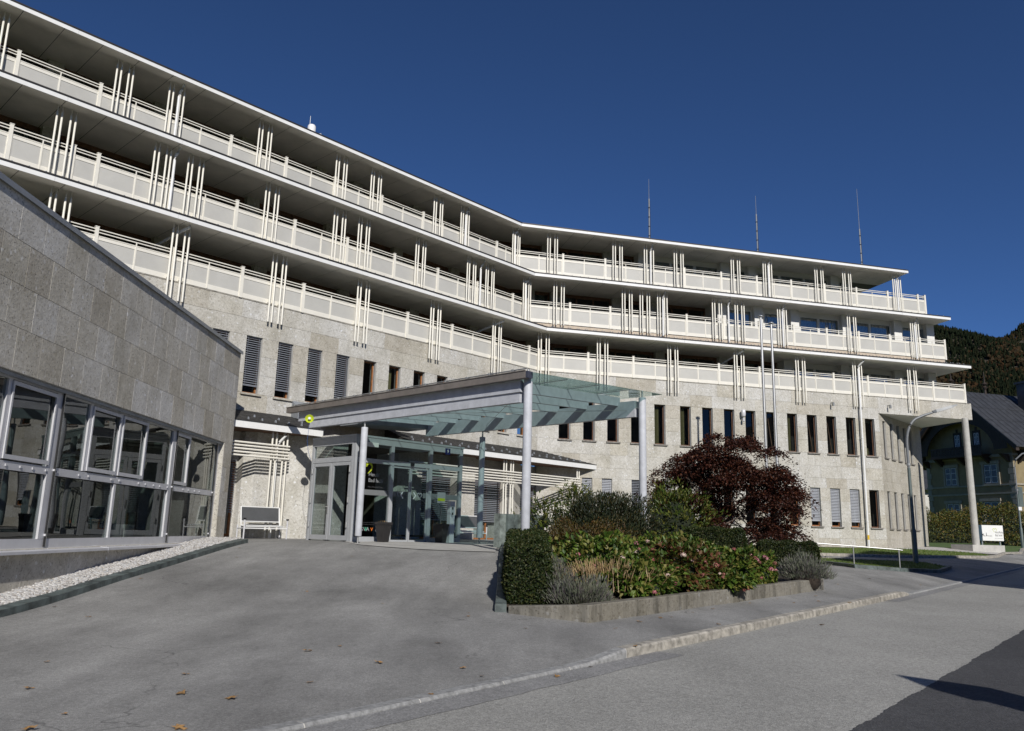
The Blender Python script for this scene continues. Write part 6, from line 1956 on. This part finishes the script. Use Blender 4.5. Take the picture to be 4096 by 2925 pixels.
# roof with standing seams
ra, rb = FN.p(GP, 1.5, 15.2), FN.p(GP, DP - 1, 15.2)
for nm, se, ze in (('near', 12.3, 8.9), ('far', -1.7, 8.9)):
    e0, e1 = FN.p(se, 1.5, ze), FN.p(se, DP - 1, ze)
    mb = MB(); q = [e0, e1, rb, ra]; mb.add(q + [(x, y, z + .12) for x, y, z in q], [(0, 1, 2, 3), (7, 6, 5, 4), (0, 4, 5, 1), (1, 5, 6, 2), (2, 6, 7, 3), (3, 7, 4, 0)])
    rf = obj('roof', mb, 'v_roof', vil)
    if nm == 'near':
        for k in range(34):
            f = k / 33; p0 = [e0[i] + (e1[i] - e0[i]) * f for i in range(3)]; p1 = [ra[i] + (rb[i] - ra[i]) * f for i in range(3)]
            mb = MB(); mb.tube([(p0[0], p0[1], p0[2] + .14), (p1[0], p1[1], p1[2] + .14)], .045, 4); obj('roof_seam', mb, 'v_roof', rf)
        for g in (.22, .45, .68, .88):
            a_ = [e0[i] + (ra[i] - e0[i]) * g for i in range(3)]; b_ = [e1[i] + (rb[i] - e1[i]) * g for i in range(3)]
            mb = MB(); mb.tube([(a_[0], a_[1], a_[2] + .13), (b_[0], b_[1], b_[2] + .13)], .035, 4); obj('roof_seam', mb, 'v_roof', rf)
# barge boards and arched gable timber
for se in (12.2, -1.6):
    mb = MB(); mb.hexa([FN.p(se, 1.1, 8.55), FN.p(se, 1.48, 8.55), FN.p(GP, 1.48, 14.75), FN.p(GP, 1.1, 14.75), FN.p(se, 1.1, 8.95), FN.p(se, 1.48, 8.95), FN.p(GP, 1.48, 15.2), FN.p(GP, 1.1, 15.2)]); obj('barge_board', mb, 'v_wood', vil)
mb = MB(); N_ = 18
v = []
for k in range(N_ + 1):
    an = math.pi * k / N_; v += [FN.p(GP - 4.1 * math.cos(an), 1.0, 8.9 + 3.0 * math.sin(an)), FN.p(GP - 5.6 * math.cos(an), 1.0, max(8.9 + 3.0 * math.sin(an), min(8.9 + 5.0 * math.sin(an) ** .9, 14.7 - abs(5.6 * math.cos(an)) * .9))), FN.p(GP - 4.1 * math.cos(an), .9, 8.9 + 3.0 * math.sin(an))]
mb.add(v, [(3 * k, 3 * k + 1, 3 * k + 4, 3 * k + 3) for k in range(N_)] + [(3 * k + 2, 3 * k, 3 * k + 3, 3 * k + 5) for k in range(N_)]); obj('gable_arch', mb, 'v_wood', vil)
mb = MB(); mb.box(FN, 1.9, 8.2, .003, 1.25, 8.45, 8.6); bal = obj('balcony', mb, 'v_wood', vil)
mb = MB(); mb.box(FN, 1.9, 8.2, 1.15, 1.25, 9.38, 9.5); mb.box(FN, 1.9, 8.2, 1.15, 1.25, 8.6, 8.7); obj('handrail', mb, 'v_wood', bal)
for k in range(32):
    mb = MB(); s = 1.95 + k * .196; mb.box(FN, s, s + .14, 1.18, 1.22, 8.7, 9.38); obj('baluster', mb, 'v_wood', bal)
for s in (.4, 2.2, 5, 7.9, 10.1):
    mb = MB(); mb.hexa([FN.p(s - .12, .003, 7.7), FN.p(s + .12, .003, 7.7), FN.p(s + .12, .2, 7.7), FN.p(s - .12, .2, 7.7), FN.p(s - .12, .003, 8.45), FN.p(s + .12, .003, 8.45), FN.p(s + .12, 1.2, 8.45), FN.p(s - .12, 1.2, 8.45)]); obj('bracket', mb, 'v_wood', vil)
for k in range(7):
    F3 = Frame(FN.p(10.5, 0, 0), 73); mb = MB(); s = .6 + k * 1.6
    mb.hexa([F3.p(s - .12, .003, 7.6), F3.p(s + .12, .003, 7.6), F3.p(s + .12, .2, 7.6), F3.p(s - .12, .2, 7.6), F3.p(s - .12, .003, 8.8), F3.p(s + .12, .003, 8.8), F3.p(s + .12, 1.3, 8.8), F3.p(s - .12, 1.3, 8.8)]); obj('bracket', mb, 'v_wood', vil)
for o_, h in ((1.2, 2.0), (-3.2, 2.4)):
    p_ = FN.p(GP, o_, 0); mb = MB(); mb.lathe(p_, [(.14, 15.1), (.10, 15.7), (.26, 15.95), (.10, 16.1), (.3, 16.3), (.07, 16.5), (.03, 15.2 + h)], 8); obj('finial', mb, 'v_wood', vil)
ch = FN.p(7.4, -6.2, 0); mb = MB(); mb.box(Frame(ch, 163), -.55, .55, -.55, .55, 12, 16.2); c_ = obj('chimney', mb, 'v_roof', vil)
mb = MB(); mb.box(Frame(ch, 163), -.7, .7, -.7, .7, 16.2, 16.4); obj('chimney_cap', mb, 'v_roof', c_)
mb = MB(); mb.box(FN, 10.6, 12.1, -6.4, -3.6, 9.9, 11.4); obj('dormer', mb, 'v_roof', vil)

MT['w_wall'] = plain('pale house wall', (.62, .60, .55), .85, var=.06)
wh_ = thing('white_house', (57.5, 120, 0), 'pale house glimpsed between the stone corner and the villa', 'house')
FWh = Frame((52, 117), 100)
mb = MB(); mb.box(FWh, -4, 14, -9, 0, -.5, 7.6); obj('wall', mb, 'w_wall', wh_)
mb = MB(); mb.add([FWh.p(-5, 1, 7.3), FWh.p(15, 1, 7.3), FWh.p(15, -4.5, 10.5), FWh.p(-5, -4.5, 10.5), FWh.p(15, -10, 7.3), FWh.p(-5, -10, 7.3)], [(0, 1, 2, 3), (3, 2, 4, 5), (0, 3, 5), (1, 4, 2)]); obj('roof', mb, 'v_roof', wh_)
for k in range(7):
    for z in (1.2, 4.2):
        mb = MB(); s = -2.5 + k * 2.2; mb.box(FWh, s, s + 1.2, .003, .05, z, z + 1.6); w = obj('window', mb, 'v_curt', wh_); mb = MB(); mb.box(FWh, s + .1, s + 1.1, .051, .06, z + .1, z + 1.5); obj('pane', mb, 'black', w)

# wooded hill, some two kilometres off
mb = MB(); nx, ny = 44, 24
def hillz(x, y):
    r_ = 476 + 26 * math.sin((x - 1000) / 120.0) + 15 * math.sin(x / 47.0) + 6 * math.sin(x / 17.0)
    t_ = min(max((y - 560) / 1240, 0), 1)
    f_ = 1 / (1 + math.exp(-(x - 560) / 90))
    gul = 16 * math.sin(x / 60 + y / 160.0) * math.sin(y / 210.0)
    return -10 + (r_ * (t_ ** 1.1) + gul * t_) * f_
for i in range(nx + 1):
    for j in range(ny + 1):
        x, y = 300 + i * 46, 520 + j * 70; mb.v.append((x, y, hillz(x, y) if y < 1800 else hillz(x, 1800) - (y - 1800) * .3))
mb.f = [(i * (ny + 1) + j, (i + 1) * (ny + 1) + j, (i + 1) * (ny + 1) + j + 1, i * (ny + 1) + j + 1) for i in range(nx) for j in range(ny)]
MT['hill'] = plain('forest floor', (.05, .04, .026), .95, var=.4, scale=.05)
struct('hill', mb, 'hill', True)
MT['wood'] = leaf_mat('dark conifers', (.010, .015, .010), (.014, .020, .012), (.018, .024, .014), (.022, .024, .014), trans=.1, spec=0.0, rough=.9)
MT['wood_leaf'] = leaf_mat('autumn broadleaf trees', (.030, .024, .015), (.042, .027, .016), (.055, .032, .018), (.036, .030, .018), (.062, .045, .03), trans=.1, spec=0.0, rough=.9)
tv = []; tf = []; tm_ = []
NT = 15000
for k in range(NT):
    y = random.uniform(700, 1806) if k > 1500 else random.uniform(1760, 1806); x = random.uniform(.50, .72) * y; z = hillz(x, min(y, 1800))
    patchy = math.sin(x / 45.0) + math.sin(y / 70.0 + x / 110.0) + random.uniform(-1.2, 1.2); kind = 0.2 if patchy > -.2 else .8
    h = random.uniform(9, 17) if kind < .6 else random.uniform(7, 11); r0 = h * (.19 if kind < .6 else .46); b = len(tv); m_ = 5
    lv_ = ((0.05, .9), (.45, .75), (.43, .95), (1.0, .03)) if kind < .6 else ((.1, .5), (.4, 1.0), (.75, .85), (1.0, .15))
    for (f, w) in lv_:
        for q in range(m_):
            an = 2 * math.pi * q / m_ + f * 3 + k; rr_ = r0 * w * random.uniform(.7, 1.25); tv.append((x + rr_ * math.cos(an), y + rr_ * math.sin(an), z + h * f * random.uniform(.94, 1.05)))
    for i in range(len(lv_) - 1):
        for q in range(m_):
            a, c2_ = b + i * m_ + q, b + i * m_ + (q + 1) % m_; tf.append((a, c2_, c2_ + m_, a + m_)); tm_.append(0 if kind < .6 else 1)
mb = MB(); mb.v = tv; mb.f = tf
fo = obj('forest', mb, 'wood'); fo.data.materials.append(MT['wood_leaf']); fo.data.polygons.foreach_set('material_index', tm_)
tag(fo, 'mixed autumn forest covering the hill at the far right', 'forest', kind='stuff')
# valley side behind the camera
mb = MB(); nx = 48
prof = ((160, -3), (260, 35), (380, 95), (520, 165), (700, 190), (950, 120))
for i in range(nx + 1):
    az_ = R(50 + 230 * i / nx); k_ = .42 + .45 / (1 + math.exp((math.degrees(az_) - 114) / 5)) + .08 * math.sin(i * .55) + .05 * math.sin(i * 1.3)
    for r_, h_ in prof: mb.v.append((r_ * math.sin(az_), r_ * math.cos(az_), h_ * k_ - 1))
m_ = len(prof)
mb.f = [(i * m_ + j, (i + 1) * m_ + j, (i + 1) * m_ + j + 1, i * m_ + j + 1) for i in range(nx) for j in range(m_ - 1)]
struct('hill', mb, 'hill', True)

# ------------------------------------------------------------------ across the street, outside the picture: what throws the shadows on the right
oh = thing('gabled_house', (24, 18, -1.3), 'tall gabled house across the street', 'house')
FO = Frame((17.7, 15.4), 74)
z0, ze, zr = -1.5, 10.4, 14.6
mb = MB(); mb.add([FO.p(0, 0, z0), FO.p(14, 0, z0), FO.p(14, 0, ze), FO.p(7, 0, zr), FO.p(0, 0, ze), FO.p(0, 12, z0), FO.p(14, 12, z0), FO.p(14, 12, ze), FO.p(7, 12, zr), FO.p(0, 12, ze)],
                  [(4, 3, 2, 1, 0), (5, 6, 7, 8, 9), (1, 2, 7, 6), (0, 5, 9, 4), (0, 1, 6, 5)]); obj('wall', mb, 'w_wall', oh)
mb = MB()
for a, b in (((0, ze), (7, zr)), ((14, ze), (7, zr))):
    q = [FO.p(a[0], -.1, a[1] + .02), FO.p(b[0], -.1, b[1] + .02), FO.p(b[0], 12.3, b[1] + .02), FO.p(a[0], 12.3, a[1] + .02)]; mb.add(q + [(x, y, z + .2) for x, y, z in q], [(0, 1, 2, 3), (4, 5, 6, 7), (0, 1, 5, 4), (1, 2, 6, 5), (2, 3, 7, 6), (3, 0, 4, 7)])
obj('roof', mb, 'v_roof', oh)
for s in (1.5, 4.5, 8, 11):
    for z in (0, 3.4, 6.8):
        mb = MB(); mb.box(FO, s, s + 1.2, -.05, -.002, z, z + 1.7); w = obj('window', mb, 'v_curt', oh); mb = MB(); mb.box(FO, s + .1, s + 1.1, -.06, -.051, z + .1, z + 1.6); obj('pane', mb, 'black', w)
k_ = 7.2  # added post, its form shaped to throw the pointed shadow onto the road
px_, py_ = 4.98 + .2215 * k_, 10.25 - .975 * k_
sh = thing('shadow_post', (px_, py_, -1.48), 'added unseen pointed post shaped to cast the wedge shadow on the road', 'pillar')
zt_ = -1.57 + .6176 * k_
FPp = Frame((px_, py_), 77)
mb = MB(); mb.box(FPp, -.26, .30, -.25, .25, -1.6, zt_ - .75); obj('shaft', mb, 'concrete_pale', sh)
mb = MB(); zq = zt_ - .75; mb.add([FPp.p(-.34, -.3, zq), FPp.p(.38, -.3, zq), FPp.p(.38, .3, zq), FPp.p(-.34, .3, zq), FPp.p(-.1, 0, zt_)], [(3, 2, 1, 0), (0, 1, 4), (1, 2, 4), (2, 3, 4), (3, 0, 4)]); obj('cap', mb, 'v_roof', sh)
